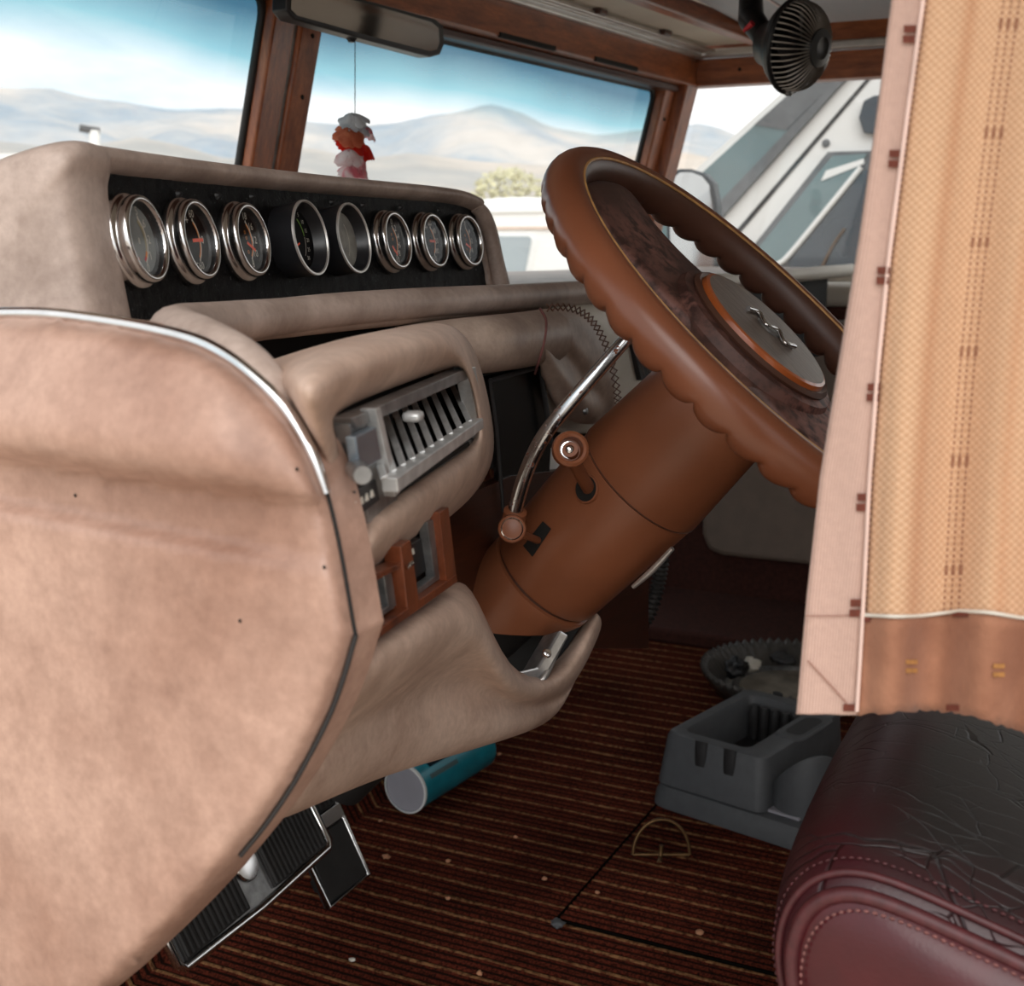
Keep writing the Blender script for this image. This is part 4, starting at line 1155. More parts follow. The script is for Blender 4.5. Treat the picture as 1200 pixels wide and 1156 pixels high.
cupA, cupB = onz(475, 925, .040), onz(556, 877, .040)
ax = (cupB - cupA).normalized()
cup = thing('tumbler', 'teal tumbler lying on its side under the knee bolster', 'tumbler', (cupA.x, cupA.y, .003))
r_ = .0365
lathe('cup_wall', cupA, ax, [(r_ - .002, -.001), (r_, 0), (r_, .006), (r_ * .99, .02), (r_ * .95, .19), (0, .192)], M['teal'], cup, 40)
lathe('cup_end', cupA, ax, [(0, .003), (r_ - .003, .0025), (r_ - .0015, .0)], M['lid'], cup, 40)
lathe('cup_rim', cupA, ax, [(r_ - .002, -.0015), (r_ + .0008, -.001), (r_ + .0008, .003), (r_, .004)], M['white'], cup, 40)
_, cu, cw = frame(ax)
for s0, s1, t0, m in ((.010, .050, 1.75, M['white']), (.03, .12, 2.15, M['mhdark']), (.02, .09, 2.6, M['mhglass'])):   # white streak is a painted highlight, the other two are printed marks
    vs = []; 
    for q in range(9):
        s = s0 + (s1 - s0) * q / 8
        for k in range(3):
            t = t0 + (k - 1) * .09; rr_ = r_ * interp(s, [0, .02, .19], [1, .99, .95]) + .0004
            vs.append(cupA + ax * s + (cu * math.cos(t) + cw * math.sin(t)) * rr_)
    mk('print_and_highlight', vs, [(q * 3 + k, q * 3 + k + 1, q * 3 + k + 4, q * 3 + k + 3) for q in range(8) for k in range(2)], m, cup)

# ---- grey drinks console on the hatch
ca, cb = Vector((-.233, -.972, 0)), Vector((.972, -.233, 0))
c0 = Vector((1.688, .575, .0055))
con = thing('drinks_console', 'grey plastic drinks console with bin and cup holders on the carpet', 'console', c0 + ca * .18 + cb * .12)
def CL(a, b, z): return c0 + ca * a + cb * b + Vector((0, 0, z))
def rrect(a0, a1, b0, b1, r, z, k=4):
    out = []
    for (ca_, cb_, st_) in ((a1 - r, b1 - r, 0), (a0 + r, b1 - r, 90), (a0 + r, b0 + r, 180), (a1 - r, b0 + r, 270)):
        for i in range(k + 1):
            t = math.radians(st_ + 90 * i / k); out.append(CL(ca_ + r * math.cos(t), cb_ + r * math.sin(t), z))
    return out
def ringmesh(name, loops, m, parent, cap0=False, cap1=False, sub=0, angle=40):
    n = len(loops[0]); vs = [p for l in loops for p in l]; fs = []
    for i in range(len(loops) - 1):
        for j in range(n): fs.append((i * n + j, i * n + (j + 1) % n, (i + 1) * n + (j + 1) % n, (i + 1) * n + j))
    if cap0: fs.append(tuple(range(n)))
    if cap1: fs.append(tuple(range((len(loops) - 1) * n, len(loops) * n)))
    return mk(name, vs, fs, m, parent, sub=sub, angle=angle)
ringmesh('base_tray', [rrect(-.016, .34, -.018, .262, .03, 0), rrect(-.014, .34, -.016, .260, .03, .018), rrect(-.008, .335, -.009, .255, .025, .030), rrect(0, .33, 0, .25, .022, .033)], M['grey'], con, True, True)
ringmesh('bin', [rrect(-.008, .172, -.010, .25, .016, .034), rrect(.0, .168, -.002, .246, .018, .104), rrect(.003, .166, .001, .243, .017, .110), rrect(.008, .160, .006, .238, .014, .112),
                 rrect(.018, .128, .022, .220, .012, .110), rrect(.021, .125, .025, .217, .011, .104), rrect(.026, .122, .030, .212, .010, .045)], M['grey'], con, False, True)
mk('bin_dark_sheet', rrect(.027, .121, .031, .211, .010, .047), [tuple(range(20))], M['grey_d'], con, smooth=False)  # dark sheet added to darken the bin floor
for k in range(5):
    c = CL(.038 + k * .018, .203, .07)
    tube('coin_rib', [c + Vector((0, 0, -.024)), c + Vector((0, 0, .018)), c + Vector((0, 0, .032))], [.0085, .0085, .0065], M['grey_d'], con, seg=12, n=2)
for a in (.065, .112):
    tube('pen_slot_shade', [CL(a, -.0015, .112), CL(a, -.0030, .095), CL(a, -.0035, .075)], [.010, .010, .009], M['grey_d'], con, seg=14, n=2, flat=(cb, .35))  # shade of the recesses imitated by slightly proud dark capsules
for a in (.055, .105): tube('pen_slot_shade', [CL(a, .246, .113), CL(a, .248, .10), CL(a, .25, .08)], [.009, .009, .008], M['grey_d'], con, seg=12, n=2, flat=(cb, .35))
def cupshell(name, a, b, r, h0, h1, t0, t1, dip):
    vs, fs = [], []; K = 22
    for i in range(K + 1):
        t = math.radians(t0 + (t1 - t0) * i / K)
        top = h0 + (h1 - h0) * math.sin(PI * i / K) ** dip
        for rr, z in ((r, .034), (r + .001, top - .004), (r - .001, top), (r - .004, top), (r - .006, top - .004), (r - .006, .034)):
            vs.append(CL(a + rr * math.cos(t), b + rr * math.sin(t), z))
    for i in range(K):
        for k in range(5): fs.append((i * 6 + k, i * 6 + k + 1, i * 6 + k + 7, i * 6 + k + 6))
    fs += [tuple(range(6)), tuple(range(K * 6, K * 6 + 6))]
    return mk(name, vs, fs, M['grey'], con, angle=50)
cupshell('cup_holder', .205, .048, .044, .070, .128, -150, 70, 1.3)
cupshell('cup_holder', .232, .172, .046, .070, .134, -140, 80, 1.2)
# sloping shoulder between bin and cups with an oval cut
sh = [rrect(.128, .176, .085, .205, .018, .1105), rrect(.130, .174, .087, .203, .018, .1135), rrect(.138, .166, .104, .186, .012, .1128), rrect(.139, .165, .106, .184, .012, .07)]
ringmesh('shoulder', sh, M['grey'], con, False, False)
mk('shoulder_dark_patch', rrect(.138, .166, .105, .185, .012, .113), [tuple(range(20))], M['grey_d'], con, smooth=False)  # dark patch flush over the cut, imitating its shaded hollow
abox_ = box('coaster_tab', CL(.196, .02, .036), ca * .024, cb * .018, (0, 0, .002), M['lid'], con, .001)

# ---- fluted black dish
dc = onz(930, 786, .045)
dish = thing('fluted_dish', 'black fluted round dish holding crumpled scraps behind the grey console', 'dish', (dc.x, dc.y, 0))
vs, fs = [], []
prof = [(.118, .012), (.128, .010), (.150, .040), (.162, .048), (.168, .046), (.166, .038), (.140, .004), (.10, .002)]
NS = 240
for i in range(NS):
    t = 2 * PI * i / NS; fl_ = .5 + .5 * math.cos(t * 60)
    for k, (r, z) in enumerate(prof):
        q = (.012 * fl_ if k in (2, 3) else .008 * fl_ if k in (4, 5) else 0)
        vs.append((dc.x + (r + q * .5) * math.cos(t), dc.y + (r + q * .5) * math.sin(t), z + q * .7))
n = len(prof)
for i in range(NS):
    for k in range(n - 1): fs.append((i * n + k, ((i + 1) % NS) * n + k, ((i + 1) % NS) * n + k + 1, i * n + k + 1))
mk('dish_rim', vs, fs, plain('dish_black', (.07, .065, .06, 1), .28, var=.3, scale=60), dish, smooth=True, angle=60)
lathe('dish_floor', (dc.x, dc.y, 0), (0, 0, 1), [(0, .010), (.119, .012)], plain('dusty_dish', srgb(128, 120, 108), .6, var=.3, scale=30), dish, 40)
lathe('dish_ring', (dc.x, dc.y, 0), (0, 0, 1), [(.098, .012), (.102, .018), (.108, .018), (.112, .012)], M['chrome_d'], dish, 48)
def lump(name, c, r, m, seed, parent=None, squash=.8, rough=.5):
    bm = bmesh.new(); bmesh.ops.create_icosphere(bm, subdivisions=3, radius=r)
    for v in bm.verts:
        q = noise.fractal(v.co / r * 1.4 + Vector((seed * 7.3, 0, 0)), .8, 2, 4)
        v.co *= 1 + rough * q
        v.co.z *= squash; v.co += Vector(c)
    me = bpy.data.meshes.new(name); bm.to_mesh(me); bm.free(); me.materials.append(m)
    for p in me.polygons: p.use_smooth = True
    o = bpy.data.objects.new(name, me); link(o, parent); reg(o); return o
p = onz(862, 790, .03)
tag(lump('crumpled_bag', onz(862, 782, .046), .022, M['black'], 1), 'crumpled black bag in the fluted dish', 'bag')
tag(lump('crumpled_tissue', onz(880, 779, .040), .017, M['print'], 2), 'small crumpled white tissue in the fluted dish', 'tissue')
tag(lump('dark_cloth', onz(918, 772, .040), .024, M['grey_d'], 5, squash=.45), 'dark cloth scrap at the far side of the fluted dish', 'cloth')

# ---- corrugated hose hanging behind the column
hz = crom([V(776, 655, 1.62), V(770, 690, 1.62), V(757, 726, 1.60), V(742, 735, 1.60), V(733, 712, 1.60), V(738, 680, 1.64), V(748, 640, 1.68)], 26)
vs, fs = [], []
P = [Vector(q) for q in hz]
u = None
for i, q in enumerate(P):
    T = (P[min(i + 1, len(P) - 1)] - P[max(i - 1, 0)]).normalized()
    u = (T.orthogonal() if u is None else u - T * u.dot(T)).normalized(); w = T.cross(u)
    R = .0085 + (.0016 if i % 4 < 2 else -.0008)
    for k in range(12):
        a = 2 * PI * k / 12; vs.append(q + (u * math.cos(a) + w * math.sin(a)) * R)
for i in range(len(P) - 1):
    for k in range(12): fs.append((i * 12 + k, i * 12 + (k + 1) % 12, i * 12 + 12 + (k + 1) % 12, i * 12 + 12 + k))
tag(mk('corrugated_hose', vs, fs, M['rubber']), 'black corrugated hose looping down behind the steering column', 'hose')

# ---- pedals
def pedal_pad(name, o, e1, e2, w, h, m_, parent, ribs, bev=.001):
    nn = e1.cross(e2).normalized()
    if nn.y > 0: nn = -nn
    g = bpy.data.objects.new(name, None); link(g, parent); reg(g)
    box('pad_base', o + e1 * w / 2 + e2 * h / 2, e1 * w / 2, e2 * h / 2, nn * .0035, M['rubber'], g, .001)
    if ribs:
        vs, fs = [], []
        for k in range(ribs):
            a0 = w * (k + .18) / ribs; a1 = w * (k + .82) / ribs
            b = [o + e1 * a + e2 * y + nn * z for a, z in ((a0, .003), (a0 + (a1 - a0) * .25, .006), (a1 - (a1 - a0) * .25, .006), (a1, .003)) for y in (h * .04, h * .96)]
            i = len(vs); vs += b
            fs += [(i, i + 1, i + 3, i + 2), (i + 2, i + 3, i + 5, i + 4), (i + 4, i + 5, i + 7, i + 6), (i, i + 2, i + 4, i + 6), (i + 1, i + 3, i + 5, i + 7)]
        mk('grip_ribs', vs, fs, M['rubber'], g, smooth=False)
    return g
e1 = Vector((1, 0, .06)).normalized(); e2 = Vector((0, .50, .866)); nn = Vector((0, -.866, .5))
bo = ony(240, 1115, .78) - e1 * .030
br = thing('brake_pedal', 'wide brake pedal with two ribbed rubber pads on chrome', 'pedal', (1.0, .80, .0))
tube('chrome_frame', [bo + e1 * a + e2 * b for a, b in ((0, 0), (.120, -.004), (.246, 0), (.252, .006), (.252, .080), (.246, .086), (.0, .086), (-.006, .080), (-.006, .006))], .0052, M['chrome'], br, seg=10, n=1, closed=True)
box('chrome_plate', bo + e1 * .123 + e2 * .043 - nn * .004, e1 * .126, e2 * .043, nn * .003, M['chrome_d'], br, .001)
pedal_pad('rubber_pad', bo + e1 * .004 + e2 * .004, e1, e2, .100, .078, None, br, 13)
pedal_pad('rubber_pad', bo + e1 * .148 + e2 * .004, e1, e2, .096, .078, None, br, 13)
lathe('center_boss', bo + e1 * .126 + e2 * .043, nn, [(.018, 0), (.016, .003), (0, .004)], M['chrome'], br, 24)
tube('pedal_arm', [bo + e1 * .13 + e2 * .05 - nn * .01, bo + e1 * .13 + Vector((0, .12, .16)), bo + e1 * .13 + Vector((0, .2, .40))], .010, M['blackmatte'], br, seg=10, n=4)
ao = ony(385, 1064, .80)
f2 = Vector((.0, .46, .888)); fn = Vector((0, -.888, .46)); f1 = Vector((1, 0, 0))
W_, H_ = .088, .175
ac = thing('accelerator_pedal', 'long black accelerator pedal edged in chrome beside the brake pedal', 'pedal', (ao.x + .04, ao.y, 0))
tube('chrome_frame', [ao + f1 * a + f2 * b for a, b in ((0, 0), (W_, 0), (W_, H_), (0, H_))], .0036, M['chrome'], ac, seg=8, n=1, closed=True)
box('backing_plate', ao + f1 * W_ / 2 + f2 * H_ / 2 - fn * .004, f1 * W_ / 2, f2 * H_ / 2, fn * .003, M['blackmatte'], ac, .001)
box('chrome_band', ao + f1 * W_ / 2 + f2 * .088 + fn * .001, f1 * W_ / 2, f2 * .009, fn * .003, M['chrome'], ac, .001)
box('chrome_rib', ao + f1 * W_ * .5 + f2 * .135 + fn * .001, f1 * .004, f2 * .04, fn * .003, M['chrome'], ac, .001)
pedal_pad('rubber_pad', ao + f1 * .004 + f2 * .004, f1, f2, W_ - .008, .073, None, ac, 0)
pedal_pad('rubber_pad', ao + f1 * .004 + f2 * .099, f1, f2, W_ * .5 - .010, .072, None, ac, 4)
pedal_pad('rubber_pad', ao + f1 * (W_ * .5 + .006) + f2 * .099, f1, f2, W_ * .5 - .010, .072, None, ac, 4)
box('pedal_hinge', ao + f1 * W_ * .6 + f2 * .02 - fn * .022, f1 * .02, f2 * .008, fn * .02, M['blackmatte'], ac, .002)

# ---- crumbs
M['crumb'] = plain('tan_crumb', srgb(196, 140, 104), .8, var=.2)
for k, (x, y, r) in enumerate(((453, 1004, .0045), (525, 1009, .003), (638, 1030, .0032), (604, 981, .0024), (525, 1053, .0028), (562, 1141, .0034), (446, 962, .0024), (585, 884, .003), (700, 1046, .0026), (860, 700, .0028))):
    pz = onz(x, y, .003)
    if 1.316 < pz.x < 2.2 and pz.y < .583: pz = onz(x, y, .007)
    tag(lump('crumb', pz, r, M['crumb'], k, squash=.6, rough=.6), ('largest tan crumb, on the carpet right of the accelerator pedal', 'tan crumb on the carpet midway between accelerator pedal and lift ring',
        'tan crumb on the carpet just above the hatch corner', 'tiny crumb on the carpet below the far end of the tumbler', 'tan crumb on the carpet straight below the tumbler, left of the hatch corner',
        'lowest tan crumb, at the bottom edge of the picture', 'tiny crumb just below the pale end of the tumbler', 'tan crumb beside the far end of the tumbler under the bolster',
        'tan crumb on the floor hatch below the lift ring', 'tan crumb on the dark step beyond the steering column')[k], 'crumb', 'crumbs scattered on the carpet')
tag(lump('paper_flake', onz(413, 1125, .003), .0035, M['print'], 31, squash=.35), 'tiny white paper flake on the carpet right of the pedals', 'paper')
tag(lump('dry_leaf_bit', onz(820, 1093, .008), .005, M['crumb'], 32, squash=.3), 'small dry leaf bit on the carpet left of the seat', 'leaf')
tag(lump('lint_tuft', onz(653, 1083, .006), .007, M['mhseal'], 33, squash=.5, rough=.9), 'grey tuft of lint at the corner of the floor hatch', 'lint')

# ================================================================== DRIVER SEAT
seat = thing('driver_seat', 'burgundy leather seat cushion worn black on top', 'seat', (.88, -.15, 0))
XS = .605
sp = [(960, 1300), (940, 1200), (930, 1150), (929, 1115), (938, 1082), (955, 1060), (978, 1049), (1010, 1049), (1060, 1066), (1130, 1098), (1200, 1131), (1300, 1182), (1460, 1260)]
prof = [onx(x, y, XS) for x, y in sp]
prof = [Vector(q) for q in crom(prof, 4)]
def off2(pts, d):           # grow the side profile outwards in YZ
    out = []
    for i, p in enumerate(pts):
        a = pts[min(i + 1, len(pts) - 1)] - pts[max(i - 1, 0)]; nrm = Vector((0, a.z, -a.y)).normalized()
        out.append(p + nrm * d)
    return out
rows = []
for x, g in ((0, .0), (.004, .006), (.014, .013), (.035, .019), (.08, .024), (.16, .028), (.27, .030), (.38, .028), (.46, .024), (.505, .019), (.526, .013), (.536, .006), (.54, 0)):
    rows.append([p + Vector((x, 0, 0)) for p in off2(prof, g)])
patch('cushion_top', rows, M['seat_top'], seat, sub=1)
# boxing on the near and far side, bulging a little
for sgn, x0, nm in ((-1, 0, 'side_boxing'), (1, .54, 'side_boxing')):
    cen = Vector((XS + x0, -.15, .33)); rws = []
    for s, bl in ((1.0, 0), (.97, .006), (.90, .013), (.75, .018), (.45, .020), (.1, .020)):
        rws.append([Vector((XS + x0 + sgn * bl, cen.y + (p.y - cen.y) * s, cen.z + (p.z - cen.z) * s)) for p in prof])
    patch(nm, rws, M['seat_side'], seat, sub=1)
pipe = [p + Vector((-.001, 0, 0)) for p in prof]
tube('piping', pipe[::2], .0042, M['pipe'], seat, seg=10, n=2)
tube('piping', [p + Vector((.006, 0, 0)) for p in off2(prof, .0085)][::2], .0022, M['pipe'], seat, seg=8, n=2)
def dashes(name, line, step, m, r):
    d, acc, last = [], 0, line[0]
    vs, fs = [], []
    L_ = [Vector(q) for q in crom(line, 6)]
    cum = [0]
    for a, b in zip(L_[:-1], L_[1:]): cum.append(cum[-1] + (b - a).length)
    def at(s):
        i = int(np.clip(np.searchsorted(cum, s) - 1, 0, len(L_) - 2)); t = (s - cum[i]) / max(cum[i + 1] - cum[i], 1e-9); return L_[i].lerp(L_[i + 1], t)
    s = 0
    while s < cum[-1] - step:
        a, b = at(s), at(s + step * .62); T = (b - a).normalized(); u = T.orthogonal().normalized(); w = T.cross(u); i = len(vs)
        for p, rr in ((a, .3), (a.lerp(b, .5), 1), (b, .3)):
            for k in range(5): vs.append(p + (u * math.cos(k * 2 * PI / 5) + w * math.sin(k * 2 * PI / 5)) * r * rr)
        for j in (0, 5):
            for k in range(5): fs.append((i + j + k, i + j + (k + 1) % 5, i + j + 5 + (k + 1) % 5, i + j + 5 + k))
        s += step
    return tag(mk(name, vs, fs, m, seat), kind='stuff')
ins = [Vector((XS - .0065, -.15 + (p.y + .15) * .978, .33 + (p.z - .33) * .972)) for p in prof]
dashes('stitching', ins[::2], .0042, M['thread'], .0010)
dashes('stitching', [p + Vector((.013, 0, 0)) for p in off2(prof, .0132)][::2], .0042, M['pipe'], .0010)
box('backrest', (.875, -.60, .72), (.25, 0, 0), (0, -.06, .02), (0, -.08, .34), M['seat_side'], seat, .05, 4)
abox('seat_pedestal', .66, 1.09, -.45, .06, .0, .31, M['blackmatte'], seat, .01)

# ================================================================== CURTAIN
cur = thing('curtain', 'peach woven curtain with pink hem and brown thread stripes beside the door', 'curtain', (.59, .08, .50))
def lx(y, pts): return np.interp(y, [p[1] for p in pts], [p[0] for p in pts])
EDGE = [(1056, -90), (1047, 0), (1030, 130), (1009, 280), (986, 420), (962, 560), (946, 700), (934, 836)]
SEAM = [(1092, -90), (1083, 0), (1065, 130), (1043, 300), (1030, 430), (1020, 560), (1012, 722), (1005, 838)]
BOT = [(934, 836), (1005, 839), (1045, 834), (1080, 832), (1115, 834), (1140, 838), (1170, 850), (1215, 862), (1300, 850), (1400, 858)]
MID = [(1005, 722), (1012, 722), (1050, 724), (1080, 723), (1125, 717), (1160, 719), (1200, 726), (1300, 718), (1400, 724)]
def CH(x, y):
    s = sm(-100, 800, y)
    f = .010 * math.sin((x - 1030 + y * .09) / 118 * 2 * PI + .6) * (.35 + .65 * s) * sm(1000, 1060, x)
    f += .006 * math.sin((x + y * .09) / 61 + 1.0) * s * sm(1010, 1090, x)
    return .600 + f + .012 * sm(1060, 960, x)
def CV(x, y, d=0.0): return V(x, y, CH(x, y) - d)
def hang(rows, uvs):
    top = rows[0]
    for k, z in enumerate((1.08, 1.19, 1.295)):
        rows.insert(0, [Vector((p.x, p.y, z)) for p in top]); uvs.insert(0, [(q[0], -.09 - (z - top[0].z) * 2.4) for q in uvs[k]])
    return rows, uvs
def uvmesh(name, rows, uvs, m, parent, thick):
    o = patch(name, rows, m, parent, sub=0, thick=thick, off=-1)
    me = o.data; uv = me.uv_layers.new(name='UVMap'); nc = len(rows[0])
    flat = [q for r in uvs for q in r]
    for l in me.loops: uv.data[l.index].uv = flat[l.vertex_index]
    return o
def cloth(name, kind):
    t = NT(name)
    uv = t.n('UVMap'); x = t.n('SeparateXYZ'); t.l(uv.outputs['UV'], x.inputs[0]); U, Vc = x.outputs['X'], x.outputs['Y']
    def band(c, hw): return t.math('LESS_THAN', t.math('ABSOLUTE', t.math('SUBTRACT', U, c)), hw)
    fuzz = t.noise(260, 3, .7)
    if kind == 'body':
        d1 = t.math('ABSOLUTE', t.math('SINE', t.math('MULTIPLY', t.math('ADD', U, Vc), 330)))
        d2 = t.math('ABSOLUTE', t.math('SINE', t.math('MULTIPLY', t.math('SUBTRACT', U, Vc), 330)))
        lat = t.math('MULTIPLY', d1, d2)
        col = t.ramp(lat, [(.05, srgb(222, 184, 152)), (.35, srgb(202, 160, 126))])
        soft = t.math('MULTIPLY', t.math('SUBTRACT', 1.0, t.math('MINIMUM', 1.0, t.math('DIVIDE', t.math('ABSOLUTE', t.math('SUBTRACT', U, .055)), .012))), .35)
        soft2 = t.math('MULTIPLY', t.math('SUBTRACT', 1.0, t.math('MINIMUM', 1.0, t.math('DIVIDE', t.math('ABSOLUTE', t.math('SUBTRACT', U, .158)), .012))), .35)
        col = t.mix(t.math('ADD', soft, soft2), col, srgb(176, 112, 74))
        dash = t.math('GREATER_THAN', t.math('SINE', t.math('MULTIPLY', Vc, 900)), -.25)
        thick_ = t.math('GREATER_THAN', t.math('SINE', t.math('ADD', t.math('MULTIPLY', Vc, 2 * PI / .128), .2)), .955)
        dm = t.math('MAXIMUM', dash, thick_)
        tot = None
        for c in (.0945, .104, .1135, .004):
            hwv = t.math('ADD', .0014, t.math('MULTIPLY', thick_, .0012)) if c > .01 else .0018
            b = t.math('MULTIPLY', t.math('LESS_THAN', t.math('ABSOLUTE', t.math('SUBTRACT', U, c)), hwv), dm)
            tot = b if tot is None else t.math('MAXIMUM', tot, b)
        col = t.mix(t.math('MULTIPLY', tot, .75), col, srgb(126, 76, 58))
        bm_ = lat
    elif kind == 'hem':
        ln = t.math('ABSOLUTE', t.math('SINE', t.math('MULTIPLY', U, 900)))
        col = t.ramp(ln, [(.1, srgb(188, 152, 138)), (.8, srgb(206, 174, 160))]); bm_ = ln
    else:
        col = t.ramp(t.noise(18, 3), [(.35, srgb(148, 102, 80)), (.65, srgb(178, 128, 102))]); bm_ = fuzz
    col = t.mix(.35, col, t.ramp(fuzz, [(.3, (.72,) * 3), (.7, (1,) * 3)]), 'MULTIPLY')
    t.set(color=col, rough=.95, spec=.05, sheen=.15, normal=t.bump(fuzz, .35, .001, t.bump(bm_, .25, .0008)))
    return t.m
ys = list(range(-90, 721, 15))
rows, uvs = [], []
for y in ys + [0]:
    xs = np.linspace(0, 1, 40)
    last = (y == 0 and len(rows) == len(ys))
    r, q = [], []
    for f in xs:
        if last:
            x = 1012 + f * 380; yy = np.interp(x, [p[0] for p in MID], [p[1] for p in MID])
        else: x = lx(y, SEAM) + f * 380; yy = y
        if not last and y > 705: yy = min(yy, np.interp(x, [p[0] for p in MID], [p[1] for p in MID]) - 2)
        r.append(CV(x, yy)); q.append(((x - lx(yy, SEAM)) / 1000, yy / 1000))
    rows.append(r); uvs.append(q)
rows, uvs = hang(rows, uvs)
uvmesh('woven_panel', rows, uvs, cloth('peach_weave', 'body'), cur, .0012)
rows, uvs = [], []
for y in list(range(-90, 836, 12)) + [836]:
    a, b = lx(y, EDGE), lx(y, SEAM)
    if y == 836: a, b = 934, 1005
    r, q = [], []
    for f in np.linspace(0, 1, 9):
        x = a + (b - a) * f; r.append(CV(x, y + (1.5 * random.random() if y == 836 else 0), .0016 - .0012 * (abs(f - .5) * 2) ** 6)); q.append(((x - a) / 1000, y / 1000))
    rows.append(r); uvs.append(q)
rows, uvs = hang(rows, uvs)
uvmesh('side_hem', rows, uvs, cloth('pink_hem_cloth', 'hem'), cur, .0016)['label'] = 'pale pink side hem'
rows, uvs = [], []
xs = np.linspace(1006, 1390, 90)
for f in np.linspace(0, 1, 10):
    r, q = [], []
    for x in xs:
        y0 = np.interp(x, [p[0] for p in MID], [p[1] for p in MID]); y1 = np.interp(x, [p[0] for p in BOT], [p[1] for p in BOT]) + (random.uniform(-2.2, 2.2) if f == 1 else 0)
        y = y0 + (y1 - y0) * f
        r.append(CV(x, y, .0010)); q.append(((x - 1006) / 1000, y / 1000))
    rows.append(r); uvs.append(q)
uvmesh('bottom_border', rows, uvs, cloth('brown_border_cloth', 'border'), cur, .0014)['label'] = 'brown bottom border'
tube('border_seam', [CV(x, np.interp(x, [p[0] for p in MID], [p[1] for p in MID]) - 1, .0036) for x in np.linspace(1006, 1390, 40)], .0009, M['print'], cur, seg=6, n=1)
tube('hem_seam', [CV(lx(y, SEAM) - 1, y, .0044) for y in range(-90, 837, 14)], .0010, plain('pale_pink_thread', srgb(226, 196, 184), .8), cur, seg=6, n=1)
M['ybar2'] = plain('fold_thread', srgb(158, 118, 104), .9)
tube('corner_fold', [CV(947, 775, .0042), CV(972, 802, .0042), CV(996, 829, .0038)], .0004, M['ybar2'], cur, seg=5, n=2)
tube('corner_fold', [CV(944, 722, .0042), CV(975, 722, .0042), CV(1010, 721, .0038)], .0003, M['ybar2'], cur, seg=5, n=2)
M['bar'] = plain('brown_thread', srgb(108, 54, 40), .9, var=.2, scale=300)
M['ybar'] = plain('ochre_thread', srgb(176, 124, 70), .9, var=.2, scale=300)
def threadbar(x, y, w, h, m, d=.0046):
    c = [CV(x - w / 2, y - h / 2, d), CV(x + w / 2, y - h / 2, d), CV(x + w / 2, y + h / 2, d), CV(x - w / 2, y + h / 2, d)]
    mk('thread_bar', c, [(0, 1, 2, 3)], m, cur, smooth=False, thick=.0004)
for x, y in ((1066, 40), (1049, 186), (1035, 323), (1023, 460), (1011, 589), (1003, 713)):
    for s in (-1, 1): threadbar(x + s * -.6, y + s * 6, 14, 8.5, M['bar'])
threadbar(996, 830, 16, 8, M['bar']); threadbar(1116, 830, 15, 7, M['bar'], .0042); threadbar(1125, 720, 18, 6, M['bar'], .0042); threadbar(1016, 726, 7, 6, M['bar'], .0042)
for x, y in ((1068, 781), (1171, 786)):
    for s in (-1, 1): threadbar(x, y + s * 5, 13, 5, M['ybar'], .0042)
ra, rb = CV(1030, -90), CV(1480, -90)
tube('curtain_rail', [Vector((ra.x, ra.y + .03, 1.298)), Vector((rb.x, rb.y, 1.298))], .006, M['chrome_d'], cur, seg=10, n=1)
for p in (ra, rb): tube('rail_hook', [Vector((p.x, p.y, 1.298)), Vector((p.x, p.y, 1.36))], .004, M['chrome_d'], cur, seg=8, n=1)

# ================================================================== HANGING THINGS
YM = .93
mir = thing('rearview_mirror', 'black-framed rear-view mirror hanging from the windshield header', 'mirror', ony(430, 0, YM))
MO = [(336, 12), (337, -14), (350, -20), (430, 0), (510, 22), (520, 30), (521, 52), (516, 64), (505, 67), (430, 47), (345, 23)]
cM = np.mean(np.array(MO), 0)
prism('mirror_frame', [ony(x, y, YM) for x, y in MO], (0, .022, 0), M['black'], mir, bevel=.002, smooth=True)
MG = [(341, 11), (342, -10), (352, -15), (430, 4), (506, 26), (514, 33), (515, 50), (512, 58), (504, 60), (430, 41), (348, 18)]
prism('mirror_glass', [ony(x, y, YM - .0015) for x, y in MG], (0, .003, 0), plain('silvered_glass', (.46, .42, .38, 1), .08, 1.0, var=.02), mir)
tube('mirror_stem', [ony(412, 10, YM + .03), ony(412, -15, YM + .06), Vector((1.50, wsY(1.5, 1.17) - .045, 1.17))], .008, M['black'], mir, seg=10, n=3)
lathe('adjust_knob', ony(412, 42, YM + .012), (0, 0, -1), [(.006, -.004), (.007, .004), (.004, .008), (0, .008)], M['black'], mir, 14)

gar = thing('flower_garland', 'white, red and pink fabric flowers hanging on a thread from the mirror', 'ornament', ony(416, 40, YM))
tube('thread', [ony(416, 44, YM + .01), ony(416, 130, YM + .01), ony(416, 200, YM + .01)], .0006, M['grey_d'], gar, seg=5, n=1)
def petal_mat(name, a, b):
    t = NT(name); f = t.noise(60, 3)
    c_ = t.ramp(f, [(.4, a), (.6, b)]); t.set(color=c_, rough=.8)
    tl = t.n('BsdfTranslucent'); t.l(c_, tl.inputs['Color']); mx = t.n('MixShader'); mx.inputs[0].default_value = .5
    t.l(t.b.outputs[0], mx.inputs[1]); t.l(tl.outputs[0], mx.inputs[2]); t.l(mx.outputs[0], t.out.inputs['Surface']); return t.m
PM = {'white': petal_mat('white_petal', srgb(206, 214, 220), srgb(236, 238, 240)), 'orange': petal_mat('orange_petal', srgb(214, 122, 88), srgb(232, 150, 110)),
      'red': petal_mat('red_petal', srgb(226, 36, 26), srgb(240, 66, 44)), 'pink': petal_mat('pink_petal', srgb(236, 150, 164), srgb(246, 232, 232)), 'pale': petal_mat('pale_petal', srgb(244, 226, 226), srgb(250, 244, 244))}
